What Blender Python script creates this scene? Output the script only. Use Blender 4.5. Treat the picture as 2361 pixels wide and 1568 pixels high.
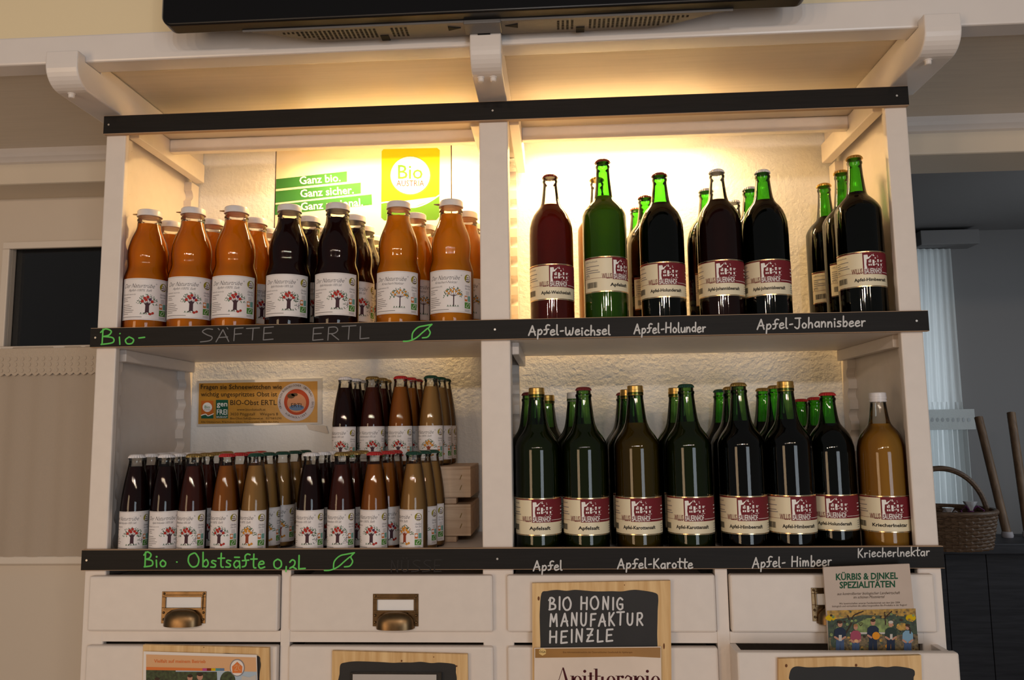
import bpy, bmesh, math, random
from mathutils import Vector, Matrix
random.seed(7)
for o in list(bpy.data.objects): bpy.data.objects.remove(o)
S = bpy.context.scene
COL = S.collection
PI = math.pi
Z0 = 1.25                       # height of the lower shelf board above the floor
# ---------------------------------------------------------------- camera
W, H, F = 2361.0, 1568.0, 1791.244
CAM = Vector((0.1226, -1.5661, 0.2318))
RX, RY, RZ = Vector((0.9981, 0.0595, -0.0130)), Vector((-0.0577, 0.9917, 0.1146)), Vector((0.0197, -0.1136, 0.9933))
cd = bpy.data.cameras.new('camera'); cam = bpy.data.objects.new('camera', cd); COL.objects.link(cam)
cd.sensor_fit = 'HORIZONTAL'; cd.sensor_width = 36.0; cd.lens = F / W * 36.0; cd.clip_start = 0.02
m3 = Matrix((RX, RZ, -RY)).transposed()
cam.matrix_world = Matrix.Translation(CAM + Vector((0, 0, Z0))) @ m3.to_4x4()
S.camera = cam
# ---------------------------------------------------------------- world, light, exposure
S.view_settings.view_transform = 'Standard'; S.view_settings.look = 'None'
S.view_settings.gamma = 1.0; S.view_settings.use_curve_mapping = False
S.view_settings.exposure = 0.0
S.cycles.use_denoising = True
S.cycles.max_bounces = 10; S.cycles.transparent_max_bounces = 24; S.cycles.transmission_bounces = 6
S.cycles.diffuse_bounces = 4; S.cycles.glossy_bounces = 4
S.cycles.caustics_reflective = False; S.cycles.caustics_refractive = False
wd = bpy.data.worlds.new('world'); S.world = wd; wd.use_nodes = True
wd.node_tree.nodes['Background'].inputs[0].default_value = (0.74, 0.73, 0.72, 1)
wd.node_tree.nodes['Background'].inputs[1].default_value = 0.17

def area(name, loc, target, sx, sy, power, col):
    l = bpy.data.lights.new(name, 'AREA'); l.shape = 'RECTANGLE'; l.size = sx; l.size_y = sy; l.energy = power; l.color = col
    o = bpy.data.objects.new(name, l); COL.objects.link(o); o.location = Vector(loc) + Vector((0, 0, Z0))
    o.rotation_euler = (Vector(target) - Vector(loc)).to_track_quat('-Z', 'Y').to_euler()
    return o
# daylight through the shop windows behind the camera, warm lamps of the sales room
area('shop_window_light', (2.0, -4.5, -0.25), (0.3, 0.3, 0.2), 1.3, 1.9, 36, (0.82, 0.91, 1.0))
area('shop_door_light', (-2.8, -4.1, -0.2), (-0.2, 0.3, 0.2), 1.1, 1.9, 36, (1.0, 0.68, 0.40))
for k, (lx, ly, lz) in enumerate(((-1.5, -3.3, 1.05), (-0.8, -3.6, 1.12), (-0.1, -3.2, 1.02), (0.7, -3.6, 1.12), (1.5, -3.2, 1.05))):
    area('room_lamp_light', (lx, ly, lz), (lx * 0.5, 0.0, 0.35), 0.09, 0.09, 5, (1.0, 0.74, 0.52))
area('ceiling_spot_light', (0.15, -3.0, 1.0), (0.0, 0.3, 0.35), 0.06, 0.06, 5, (0.86, 0.93, 1.0))
area('added_curtain_fill_light', (2.6, 1.1, 0.35), (1.4, 2.34, 0.2), 0.5, 0.9, 6.0, (0.84, 0.93, 1.0))  # added fill brightening the sheer curtain from inside; no window stands here

# ---------------------------------------------------------------- helpers
def at(px, py, y):
    """world point (x, z) on the plane y that the pixel sees"""
    d = RX * ((px - W / 2) / F) + RY + RZ * ((H / 2 - py) / F)
    t = (y - CAM.y) / d.y
    p = CAM + d * t
    return Vector((p.x, y, p.z))
def atz(px, py, z):
    d = RX * ((px - W / 2) / F) + RY + RZ * ((H / 2 - py) / F)
    t = (z - CAM.z) / d.z
    return CAM + d * t

def lin(c):
    if isinstance(c, str):
        c = [int(c[i:i + 2], 16) / 255 for i in (0, 2, 4)]
        c = [x / 12.92 if x <= 0.04045 else ((x + 0.055) / 1.055) ** 2.4 for x in c]
    return (c[0], c[1], c[2], 1.0)
MATS = {}
def base(name):
    m = bpy.data.materials.new(name); m.use_nodes = True; MATS[name] = m
    nt = m.node_tree; return m, nt, nt.nodes['Principled BSDF'], nt.nodes['Material Output']
def mat(name, col, rough=0.5, metal=0.0, bump=0.0, scale=60.0, var=0.0, coat=0.0, spec=0.5, stretch=None, detail=4.0):
    if name in MATS: return MATS[name]
    m, nt, b, out = base(name)
    c = lin(col); b.inputs['Base Color'].default_value = c; b.inputs['Roughness'].default_value = rough
    b.inputs['Metallic'].default_value = metal; b.inputs['Coat Weight'].default_value = coat
    b.inputs['Specular IOR Level'].default_value = spec
    tc = nt.nodes.new('ShaderNodeTexCoord'); mp = nt.nodes.new('ShaderNodeMapping'); n = nt.nodes.new('ShaderNodeTexNoise')
    nt.links.new(tc.outputs['Object'], mp.inputs[0]); nt.links.new(mp.outputs[0], n.inputs['Vector'])
    if stretch: mp.inputs['Scale'].default_value = stretch
    n.inputs['Scale'].default_value = scale; n.inputs['Detail'].default_value = detail
    if var:
        r = nt.nodes.new('ShaderNodeValToRGB')
        r.color_ramp.elements[0].position = 0.3; r.color_ramp.elements[1].position = 0.7
        r.color_ramp.elements[0].color = tuple(x * (1 - var) for x in c[:3]) + (1,)
        r.color_ramp.elements[1].color = tuple(min(1, x * (1 + var * 0.5)) for x in c[:3]) + (1,)
        nt.links.new(n.outputs['Fac'], r.inputs[0]); nt.links.new(r.outputs[0], b.inputs['Base Color'])
    if bump:
        bp = nt.nodes.new('ShaderNodeBump'); bp.inputs['Strength'].default_value = bump; bp.inputs['Distance'].default_value = 0.004
        nt.links.new(n.outputs['Fac'], bp.inputs['Height']); nt.links.new(bp.outputs[0], b.inputs['Normal'])
    return m
def ink(name, col): return mat(name, col, 0.6, spec=0.2)
def glass_mat(name, centre, edge, rough=0.03):
    m, nt, b, out = base(name); nt.nodes.remove(b)
    lw = nt.nodes.new('ShaderNodeLayerWeight'); lw.inputs[0].default_value = 0.35
    mx = nt.nodes.new('ShaderNodeMix'); mx.data_type = 'RGBA'
    mx.inputs[6].default_value = lin(centre); mx.inputs[7].default_value = lin(edge)
    nt.links.new(lw.outputs['Facing'], mx.inputs[0])
    tr = nt.nodes.new('ShaderNodeBsdfTransparent'); nt.links.new(mx.outputs[2], tr.inputs[0])
    gl = nt.nodes.new('ShaderNodeBsdfGlossy'); gl.inputs['Roughness'].default_value = rough
    fr = nt.nodes.new('ShaderNodeFresnel'); fr.inputs[0].default_value = 1.5
    ms = nt.nodes.new('ShaderNodeMixShader')
    nt.links.new(fr.outputs[0], ms.inputs[0]); nt.links.new(tr.outputs[0], ms.inputs[1]); nt.links.new(gl.outputs[0], ms.inputs[2])
    nt.links.new(ms.outputs[0], out.inputs[0]); return m
def liquid_mat(name, col, trans=0.5, tcol=None):
    m, nt, b, out = base(name)
    b.inputs['Base Color'].default_value = lin(col); b.inputs['Roughness'].default_value = 0.25
    b.inputs['Specular IOR Level'].default_value = 0.0
    n = nt.nodes.new('ShaderNodeTexNoise'); n.inputs['Scale'].default_value = 14
    tc = nt.nodes.new('ShaderNodeTexCoord'); nt.links.new(tc.outputs['Object'], n.inputs['Vector'])
    t = nt.nodes.new('ShaderNodeBsdfTranslucent')
    r = nt.nodes.new('ShaderNodeValToRGB'); c = lin(tcol or col)
    r.color_ramp.elements[0].color = tuple(x * 0.85 for x in c[:3]) + (1,); r.color_ramp.elements[1].color = c
    nt.links.new(n.outputs['Fac'], r.inputs[0]); nt.links.new(r.outputs[0], t.inputs[0])
    ms = nt.nodes.new('ShaderNodeMixShader'); ms.inputs[0].default_value = trans
    nt.links.new(b.outputs[0], ms.inputs[1]); nt.links.new(t.outputs[0], ms.inputs[2]); nt.links.new(ms.outputs[0], out.inputs[0])
    return m
def wood_mat(name, c1, c2, axis='z', scale=9.0, rough=0.55):
    m, nt, b, out = base(name); b.inputs['Roughness'].default_value = rough; b.inputs['Specular IOR Level'].default_value = 0.3
    tc = nt.nodes.new('ShaderNodeTexCoord'); mp = nt.nodes.new('ShaderNodeMapping')
    mp.inputs['Scale'].default_value = {'z': (9, 9, 0.7), 'x': (0.7, 9, 9)}[axis]
    n = nt.nodes.new('ShaderNodeTexNoise'); n.inputs['Scale'].default_value = scale; n.inputs['Detail'].default_value = 6; n.inputs['Distortion'].default_value = 0.6
    r = nt.nodes.new('ShaderNodeValToRGB'); r.color_ramp.elements[0].position = 0.35; r.color_ramp.elements[1].position = 0.68
    r.color_ramp.elements[0].color = lin(c1); r.color_ramp.elements[1].color = lin(c2)
    nt.links.new(tc.outputs['Object'], mp.inputs[0]); nt.links.new(mp.outputs[0], n.inputs['Vector'])
    nt.links.new(n.outputs['Fac'], r.inputs[0]); nt.links.new(r.outputs[0], b.inputs['Base Color'])
    bp = nt.nodes.new('ShaderNodeBump'); bp.inputs['Strength'].default_value = 0.08; bp.inputs['Distance'].default_value = 0.002
    nt.links.new(n.outputs['Fac'], bp.inputs['Height']); nt.links.new(bp.outputs[0], b.inputs['Normal'])
    return m

class MB:
    def __init__(s): s.v = []; s.f = []; s.mi = []; s.mats = []
    def idx(s, m):
        if m not in s.mats: s.mats.append(m)
        return s.mats.index(m)
    def add(s, vs, fs, m):
        k = len(s.v); s.v += [tuple(v) for v in vs]; i = s.idx(m)
        for f in fs: s.f.append([k + a for a in f]); s.mi.append(i)
        return s
    def box(s, x0, x1, y0, y1, z0, z1, m):
        vs = [(x, y, z) for z in (z0, z1) for y in (y0, y1) for x in (x0, x1)]
        return s.add(vs, [(0, 2, 3, 1), (4, 5, 7, 6), (0, 1, 5, 4), (2, 6, 7, 3), (0, 4, 6, 2), (1, 3, 7, 5)], m)
    def prism(s, poly, axis, a, b, m):
        """poly: 2D points; axis x: (y,z), y: (x,z), z: (x,y)"""
        def P(p, t): return {'x': (t, p[0], p[1]), 'y': (p[0], t, p[1]), 'z': (p[0], p[1], t)}[axis]
        n = len(poly); vs = [P(p, a) for p in poly] + [P(p, b) for p in poly]
        fs = [tuple(range(n))[::-1], tuple(range(n, 2 * n))] + [(i, (i + 1) % n, n + (i + 1) % n, n + i) for i in range(n)]
        return s.add(vs, fs, m)
    def lathe(s, prof, m, seg=40, c=(0, 0, 0), fn=None):
        vs = []; fs = []; n = len(prof)
        for (r, z) in prof:
            for k in range(seg):
                a = 2 * PI * k / seg; rr = r if fn is None else fn(r, z, k)
                vs.append((c[0] + rr * math.sin(a), c[1] - rr * math.cos(a), c[2] + z))
        for i in range(n - 1):
            for k in range(seg):
                k2 = (k + 1) % seg; fs.append((i * seg + k, i * seg + k2, (i + 1) * seg + k2, (i + 1) * seg + k))
        if prof[0][0] > 1e-6: fs.append(tuple(range(seg))[::-1])
        if prof[-1][0] > 1e-6: fs.append(tuple(range((n - 1) * seg, n * seg)))
        return s.add(vs, fs, m)
    def tube(s, path, r, m, seg=10, caps=True):
        path = [Vector(p) for p in path]; n = len(path); vs = []; fs = []
        up = Vector((0, 0, 1))
        for i, p in enumerate(path):
            t = (path[min(i + 1, n - 1)] - path[max(i - 1, 0)]).normalized()
            a = t.cross(up if abs(t.z) < 0.9 else Vector((1, 0, 0))).normalized(); b = t.cross(a)
            rr = r[i] if isinstance(r, (list, tuple)) else r
            for k in range(seg):
                q = 2 * PI * k / seg; vs.append(p + (a * math.cos(q) + b * math.sin(q)) * rr)
        for i in range(n - 1):
            for k in range(seg):
                k2 = (k + 1) % seg; fs.append((i * seg + k, i * seg + k2, (i + 1) * seg + k2, (i + 1) * seg + k))
        if caps: fs.append(tuple(range(seg))[::-1]); fs.append(tuple(range((n - 1) * seg, n * seg)))
        return s.add(vs, fs, m)
    def mesh(s, name, smooth=False):
        me = bpy.data.meshes.new(name); me.from_pydata(s.v, [], s.f)
        for m in s.mats: me.materials.append(m)
        me.polygons.foreach_set('material_index', s.mi)
        if smooth: me.polygons.foreach_set('use_smooth', [True] * len(s.f)); me.set_sharp_from_angle(angle=math.radians(38))
        me.update(); return me
    def build(s, name, parent=None, smooth=False, bevel=0.0, fix=True, seg=2):
        me = s.mesh(name, smooth)
        if fix:
            bm = bmesh.new(); bm.from_mesh(me); bmesh.ops.recalc_face_normals(bm, faces=bm.faces); bm.to_mesh(me); bm.free()
        return link(name, me, parent, bevel, seg)
def link(name, me, parent=None, bevel=0.0, seg=2):
    o = bpy.data.objects.new(name, me); COL.objects.link(o)
    if parent is not None: o.parent = parent
    if bevel:
        md = o.modifiers.new('bevel', 'BEVEL'); md.width = bevel; md.segments = seg; md.limit_method = 'ANGLE'; md.angle_limit = math.radians(40)
        md.harden_normals = False
    return o
def tag(o, label, cat, group=None):
    o['label'] = label; o['category'] = cat
    if group: o['group'] = group
    return o
def thing(name, label, cat, loc=(0, 0, 0), rot=0.0, group=None):
    o = bpy.data.objects.new(name, None); COL.objects.link(o); o.empty_display_size = 0.05
    o.location = loc; o.rotation_euler = (0, 0, rot); return tag(o, label, cat, group)
def struct(o): o['kind'] = 'structure'; return o

# flat printing: d.P maps (u, v, layer) to a point; print shapes become faces of the mesh they are printed on
TXT = {}
def glyphs(s, shear=0.0, bold=0.0, spacing=1.0):
    key = (s, shear, bold, spacing)
    if key in TXT: return TXT[key]
    c = bpy.data.curves.new('lettering', 'FONT'); c.body = s; c.shear = shear; c.offset = bold; c.space_character = spacing
    c.resolution_u = 2; c.fill_mode = 'FRONT'; c.size = 1.0
    o = bpy.data.objects.new('lettering', c); COL.objects.link(o)
    me = bpy.data.meshes.new_from_object(o)
    vs = [(v.co.x, v.co.y) for v in me.vertices]; fs = [tuple(p.vertices) for p in me.polygons]
    bpy.data.meshes.remove(me); bpy.data.objects.remove(o); bpy.data.curves.remove(c)
    if vs:
        x0 = min(v[0] for v in vs); x1 = max(v[0] for v in vs)
    else: x0 = x1 = 0
    TXT[key] = (vs, fs, x0, x1); return TXT[key]
def smooth_path(pts, n=5):
    if len(pts) < 3: return [tuple(p) for p in pts]
    out = []; P = [pts[0]] + list(pts) + [pts[-1]]
    for i in range(1, len(P) - 2):
        p0, p1, p2, p3 = P[i - 1], P[i], P[i + 1], P[i + 2]
        for k in range(n):
            t = k / n
            out.append(tuple(0.5 * (2 * p1[j] + (p2[j] - p0[j]) * t + (2 * p0[j] - 5 * p1[j] + 4 * p2[j] - p3[j]) * t * t + (3 * p1[j] - p0[j] - 3 * p2[j] + p3[j]) * t ** 3) for j in (0, 1)))
    out.append(tuple(pts[-1])); return out
class Print:
    def __init__(s, mb, P, step=0.00025, flip=False): s.mb = mb; s.P = P; s.step = step; s.flip = flip; s.k = 0
    def poly(s, pts, m, l=1):
        s.mb.add([s.P(u, v, l * s.step) for u, v in pts], [tuple(range(len(pts)))], m)
    def rect(s, u0, v0, u1, v1, m, l=1, n=1):
        vs = []; fs = []
        for i in range(n + 1):
            u = u0 + (u1 - u0) * i / n
            vs += [s.P(u, v0, l * s.step), s.P(u, v1, l * s.step)]
            if i: fs.append((2 * i - 2, 2 * i, 2 * i + 1, 2 * i - 1))
        s.mb.add(vs, fs, m)
    def disc(s, u, v, ru, rv, m, l=1, n=20):
        s.poly([(u + ru * math.cos(2 * PI * k / n), v + rv * math.sin(2 * PI * k / n)) for k in range(n)], m, l)
    def ring(s, u, v, r0, r1, m, l=1, n=32, asp=1.0):
        vs = []; fs = []
        for k in range(n):
            a = 2 * PI * k / n
            for r in (r0, r1): vs.append(s.P(u + r * math.cos(a), v + r * asp * math.sin(a), l * s.step))
            j = 2 * ((k + 1) % n); fs.append((2 * k, 2 * k + 1, j + 1, j))
        s.mb.add(vs, fs, m)
    def stroke(s, pts, w, m, l=1, sm=True):
        pts = smooth_path(pts) if sm else pts
        s.k += 1; l = l + 0.03 * (s.k % 12)
        q = [pts[0]]
        for p in pts[1:]:
            if math.dist(p, q[-1]) > w * 0.15: q.append(p)
        if len(q) == 1: s.disc(q[0][0], q[0][1], w * 0.7, w * 0.7, m, l, 8); return
        n = len(q); vs = []; fs = []
        for i in range(n):
            a, b = q[max(i - 1, 0)], q[min(i + 1, n - 1)]
            dx, dy = b[0] - a[0], b[1] - a[1]; L = math.hypot(dx, dy) or 1e-9
            nx, ny = -dy / L * w / 2, dx / L * w / 2
            vs += [s.P(q[i][0] + nx, q[i][1] + ny, l * s.step), s.P(q[i][0] - nx, q[i][1] - ny, l * s.step)]
            if i: fs.append((2 * i - 2, 2 * i - 1, 2 * i + 1, 2 * i))
        s.mb.add(vs, fs, m)
        for n_, e in enumerate((q[0], q[-1])): s.disc(e[0], e[1], w / 2, w / 2, m, l + 0.4 + 0.4 * n_, 8)
    def text(s, t, u, v, size, m, l=1, align='c', shear=0.0, bold=0.0, width=None, xs=1.0, rot=0.0, spacing=1.0):
        """u, v: start / centre of the baseline; width: fit to this width"""
        vs, fs, x0, x1 = glyphs(t, shear, bold, spacing)
        if not vs: return
        sx = size * xs if width is None else width / max(1e-6, x1 - x0)
        off = {'l': x0, 'c': (x0 + x1) / 2, 'r': x1}[align]
        ca, sa = math.cos(rot), math.sin(rot); sg = -1 if s.flip else 1
        out = []
        for x, y in vs:
            a, b = (x - off) * sx, y * size
            out.append(s.P(u + a * ca - b * sa, v + sg * (a * sa + b * ca), l * s.step))
        s.mb.add(out, fs, m)
def px_print(mb, y, step=0.00025):
    """printing on the upright plane at depth y, measured on the photograph"""
    return Print(mb, lambda u, v, d: at(u, v, y - d), step, True)
def part(mb, name, parent, **k):
    """a part modelled in room coordinates under an unrotated thing"""
    o = mb.build(name, parent, **k)
    if parent is not None and parent.parent is None: o.location = -parent.location
    return o
WY = 0.396                      # face of the plastered wall behind the shelves
ZT, ZM, BH = 0.9205, 0.4557, 0.0416
ZU, ZL = ZM - 0.018, -0.018     # tops of the two shelves
# ---------------------------------------------------------------- materials
WHITE = mat('white_paint', (0.76, 0.69, 0.635), 0.42, bump=0.03, scale=40, var=0.03)
WHITE_TRIM = mat('white_gloss_paint', (0.76, 0.71, 0.68), 0.24, bump=0.02, scale=18, var=0.02)
DECK = mat('cream_painted_boards', (0.70, 0.62, 0.52), 0.45, bump=0.06, scale=14, var=0.05, stretch=(0.4, 8, 8))
PLASTER = mat('rough_plaster', (0.87, 0.87, 0.86), 0.85, bump=0.55, scale=110, detail=5)
CREAMWALL = mat('cream_wall_paint', (0.80, 0.68, 0.45), 0.8, bump=0.1, scale=60)
BLACKBOARD = mat('blackboard_paint', (0.011, 0.0095, 0.009), 0.55, var=0.25, scale=10, stretch=(1, 30, 30), spec=0.2)
EDGE = mat('raw_board_edge', (0.45, 0.30, 0.19), 0.7)
BRASS = mat('aged_brass', (0.19, 0.12, 0.06), 0.34, metal=1.0, var=0.3, scale=50)
CARD = ink('white_card', (0.85, 0.83, 0.82))
SCREW = mat('steel_screw', (0.5, 0.48, 0.45), 0.4, metal=0.8)
CHALKW = ink('white_chalk', (0.62, 0.62, 0.62)); CHALKG = ink('green_chalk', (0.13, 0.62, 0.12)); CHALKD = ink('faded_chalk', (0.20, 0.20, 0.21)); CHALKF = ink('wiped_chalk', (0.024, 0.022, 0.022))
PINE = wood_mat('pine_board', (0.62, 0.38, 0.16), (0.80, 0.56, 0.28), 'z')
CRATEWOOD = wood_mat('pale_crate_wood', (0.58, 0.40, 0.27), (0.72, 0.54, 0.38), 'x')
KNOT = ink('wood_knot', (0.16, 0.06, 0.02))
# ---------------------------------------------------------------- building shell
fl = MB().box(-3.0, 3.0, -5.0, 3.2, -Z0 - 0.05, -Z0, mat('floor_boards', (0.55, 0.42, 0.30), 0.45, var=0.3, scale=6, stretch=(6, 0.5, 1)))
struct(fl.build('floor'))
struct(MB().box(-0.87, 0.87, WY, WY + 0.16, -Z0, 1.0, PLASTER).build('wall_back'))
struct(MB().box(-2.4, 2.4, -0.08, WY + 0.16, 1.0, 1.02, DECK).build('ceiling'))
struct(MB().box(-2.4, 2.4, -0.10, -0.07, 1.0, 1.9, CREAMWALL).build('wall_upper'))
struct(MB().box(-2.4, 2.4, -0.13, -0.08, 0.978, 1.037, WHITE_TRIM).build('trim_1', bevel=0.004))
for sg, nm in ((-1, 2), (1, 3)):
    b = MB()
    xa, xb = sorted((sg * 0.87, sg * 2.4))
    b.box(xa, xb, WY, WY + 0.16, 0.911, 1.0, mat('cream_lintel_paint', (0.66, 0.58, 0.47), 0.5, bump=0.04, scale=30))
    struct(b.build('trim_%d' % nm, bevel=0.006))
    b = MB().prism([(WY - 0.03, 1.0), (WY, 1.0), (WY, 0.966), (WY - 0.012, 0.968), (WY - 0.026, 0.978), (WY - 0.03, 0.986)], 'x', xa, xb, WHITE_TRIM)
    struct(b.build('trim_%d' % (nm + 2)))
# --- glazed door on one side of the shelves
yd = WY + 0.13
dz = lambda py: at(110, py, yd).z
xs0, xs1 = at(22, 700, yd).x, -0.90
dm = mat('door_paint', (0.62, 0.54, 0.45), 0.45, bump=0.03, scale=30)
df = mat('door_frame_paint', (0.70, 0.63, 0.55), 0.4, bump=0.02, scale=30)
door = thing('door_1', 'cream door with a dark glass pane behind a half curtain', 'door', (-1.25, yd, -Z0)); del door['label'], door['category']; struct(door)
b = MB().box(-2.4, xs0, yd, yd + 0.04, -Z0, 0.911, dm).box(xs0, xs1, yd, yd + 0.04, dz(566), 0.911, dm).box(xs0, xs1, yd, yd + 0.04, -Z0, dz(1290), dm).box(xs1, -0.80, yd, yd + 0.04, -Z0, 0.911, dm)
part(b, 'door_leaf', door)
b = MB()
for a in ((xs0 - 0.022, xs0, dz(1279), dz(574)), (xs1, xs1 + 0.02, dz(1279), dz(574))): b.box(a[0], a[1], yd - 0.014, yd, a[2], a[3], df)
b.box(xs0 - 0.022, xs1, yd - 0.014, yd, dz(574), dz(558), df).box(xs0 - 0.03, xs1, yd - 0.03, yd, dz(1297), dz(1279), df)
part(b, 'glazing_bead', door, bevel=0.003)
gm = glass_mat('door_glass', (0.55, 0.55, 0.55), (0.4, 0.4, 0.42), 0.05)
part(MB().box(xs0, xs1, yd + 0.015, yd + 0.02, dz(1290), dz(566), gm), 'glass_pane', door)
part(MB().tube([(xs0 - 0.004, yd - 0.01, z) for z in (dz(640), dz(640) + 0.03)], 0.004, BRASS), 'hinge', door)
struct(MB().box(-2.4, -0.8, yd + 0.9, yd + 0.95, -Z0, 1.2, mat('dim_room_paint', (0.16, 0.14, 0.13), 0.8)).build('wall_hallway'))
# half curtain with a lace heading, hanging on the door
def curtain_sheet(b, x0, x1, z0, z1, y, amp, waves, m, nx=90, nz=10, phase=0.0, grow=0.3):
    vs = []; fs = []
    for j in range(nz + 1):
        t = j / nz; z = z1 + (z0 - z1) * t
        for i in range(nx + 1):
            s = i / nx
            vs.append((x0 + (x1 - x0) * s, y + amp * (1 + grow * t) * (math.sin(2 * PI * waves * s + phase) + 0.5 * math.sin(2 * PI * waves * 0.43 * s + 1.3)), z))
    for j in range(nz):
        for i in range(nx):
            k = j * (nx + 1) + i; fs.append((k, k + 1, k + nx + 2, k + nx + 1))
    b.add(vs, fs, m)
def cloth_mat(name, col, tr, bump=0.2, scale=400, stretch=(1, 1, 1)):
    m = mat(name, col, 0.9, bump=bump, scale=scale, stretch=stretch, spec=0.1); nt = m.node_tree
    t = nt.nodes.new('ShaderNodeBsdfTranslucent'); t.inputs[0].default_value = lin(col)
    ms = nt.nodes.new('ShaderNodeMixShader'); ms.inputs[0].default_value = tr
    nt.links.new(nt.nodes['Principled BSDF'].outputs[0], ms.inputs[1]); nt.links.new(t.outputs[0], ms.inputs[2])
    nt.links.new(ms.outputs[0], nt.nodes['Material Output'].inputs[0]); return m
LINEN = cloth_mat('beige_linen', (0.56, 0.47, 0.38), 0.2)
LACE = cloth_mat('cream_lace', (0.66, 0.56, 0.45), 0.2, bump=0.8, scale=160)
cu = thing('half_curtain', 'beige half curtain with a lace heading, over the glass of the cream door', 'curtain', (-1.15, yd - 0.03, dz(1279)))
b = MB(); curtain_sheet(b, xs0 + 0.004, xs1 - 0.01, dz(1280), dz(802), yd - 0.028, 0.0022, 7, LINEN)
part(b, 'cloth', cu, smooth=True)
b = MB(); zt_, zb_ = dz(806), dz(866); n = 26; w_ = (xs1 - 0.012 - xs0) / n
for i in range(n):
    x = xs0 + 0.004 + i * w_
    b.prism([(x, zt_), (x + w_, zt_), (x + w_, zb_ + 0.004), (x + w_ * 0.75, zb_), (x + w_ * 0.5, zb_ - 0.003), (x + w_ * 0.25, zb_), (x, zb_ + 0.004)], 'y', yd - 0.036, yd - 0.034, LACE)
    for j in range(3): b.lathe([(0.0, 0), (w_ * 0.26, 0.0), (w_ * 0.3, 0.0015), (w_ * 0.2, 0.0015)], LACE, 10, (0, 0, 0)); 
    k = len(b.v) - 120
    for q in range(120):
        j = q // 40; vx, vy, vz = b.v[k + q]
        b.v[k + q] = (x + w_ / 2 + vx, yd - 0.036 - vz, zb_ + 0.012 + j * 0.016 + vy)
part(b, 'lace_heading', cu, fix=False)
part(MB().tube([(xs0 - 0.01, yd - 0.022, dz(803)), (xs1, yd - 0.022, dz(803))], 0.005, df), 'curtain_rod', cu, smooth=True)
# --- side room with a curtained window on the other side
GREYW = mat('grey_room_paint', (0.175, 0.17, 0.17), 0.85, bump=0.06, scale=40)
YB = 2.4
wx0, wx1 = at(2090, 900, YB).x, at(2192, 900, YB).x
wz0, wz1 = at(2170, 1330, YB).z, at(2170, 585, YB).z
b = MB().box(0.6, wx0, YB, YB + 0.1, -Z0, 1.3, GREYW).box(wx1, 3.0, YB, YB + 0.1, -Z0, 1.3, GREYW).box(wx0, wx1, YB, YB + 0.1, wz1, 1.3, GREYW).box(wx0, wx1, YB, YB + 0.1, -Z0, wz0, GREYW)
struct(b.build('wall_far'))
struct(MB().box(2.9, 3.0, WY + 0.16, YB, -Z0, 1.3, GREYW).build('wall_side'))
struct(MB().box(0.78, 0.87, WY + 0.16, YB, -Z0, 1.3, GREYW).build('wall_inner'))
struct(MB().box(0.78, 3.0, WY + 0.16, YB + 0.1, 1.2, 1.3, GREYW).build('ceiling_side'))
wn = thing('window_1', 'x', 'window', ((wx0 + wx1) / 2, YB, wz0)); del wn['label'], wn['category']; struct(wn)
b = MB()
for x0, x1, z0, z1 in ((wx0, wx0 + 0.03, wz0, wz1), (wx1 - 0.03, wx1, wz0, wz1), (wx0, wx1, wz1 - 0.03, wz1), (wx0, wx1, wz0, wz0 + 0.03)): b.box(x0, x1, YB + 0.03, YB + 0.06, z0, z1, WHITE)
part(b, 'window_frame', wn)
part(MB().box(wx0 + 0.03, wx1 - 0.03, YB + 0.04, YB + 0.046, wz0 + 0.03, wz1 - 0.03, glass_mat('window_glass', (0.9, 0.92, 0.93), (0.7, 0.75, 0.75))), 'glass_pane', wn)
area('outdoor_daylight', ((wx0 + wx1) / 2, YB + 0.5, (wz0 + wz1) / 2), ((wx0 + wx1) / 2, 0, (wz0 + wz1) / 2), 0.5, 1.3, 7, (0.84, 0.92, 1.0))
SHEER = cloth_mat('sheer_white_cloth', (0.74, 0.77, 0.77), 0.55, bump=0.1)
yc = YB - 0.06
cu = thing('window_curtain', 'sheer white gathered curtain with an eyelet band, hanging in the side room', 'curtain', (at(2180, 1300, yc).x, yc, at(2180, 1300, yc).z))
b = MB(); nx, nz = 80, 30; vs = []; fs = []
for j in range(nz + 1):
    t = j / nz; py = 574 + (1330 - 574) * t; xr = 2192 + 60 * t + (6 if t > 0.5 else 0)
    for i in range(nx + 1):
        s = i / nx; q = at(2060 + (xr - 2060) * s, py, yc)
        g = 0.006 if py < 945 else 0.013
        f_ = 9 if py < 945 else 15
        vs.append((q.x, yc + g * math.sin(2 * PI * f_ * s + 0.4 * math.sin(3 * t)), q.z))
for j in range(nz):
    for i in range(nx): k = j * (nx + 1) + i; fs.append((k, k + 1, k + nx + 2, k + nx + 1))
b.add(vs, fs, SHEER); part(b, 'cloth', cu, smooth=True)
b = MB(); BAND = cloth_mat('eyelet_band_cloth', (0.70, 0.73, 0.73), 0.5, bump=0.7, scale=120)
pts = [at(px, py, yc - 0.022) for px, py in ((2060, 946), (2246, 943), (2250, 990), (2060, 993))]
b.add([p - Vector((0, 0.001, 0)) for p in pts] + [p + Vector((0, 0.001, 0)) for p in pts], [(0, 1, 2, 3), (7, 6, 5, 4), (0, 4, 5, 1), (1, 5, 6, 2), (2, 6, 7, 3), (3, 7, 4, 0)], BAND)
pr = px_print(b, yc - 0.024, 0.001)
for k in range(8): pr.disc(2150 + k * 12, 968, 3.2, 5, ink('eyelet_shade', (0.33, 0.36, 0.38)), 1, 10)
part(b, 'eyelet_band', cu, fix=False)
pa, pb = at(2120, 532, yc - 0.05), at(2258, 562, yc - 0.05)
bx = MB().box(pa.x, pb.x, yc - 0.06, YB, pb.z, pa.z, GREYW)
tag(bx.build('pelmet', bevel=0.004), 'grey box pelmet above the sheer white curtain', 'pelmet')
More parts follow.
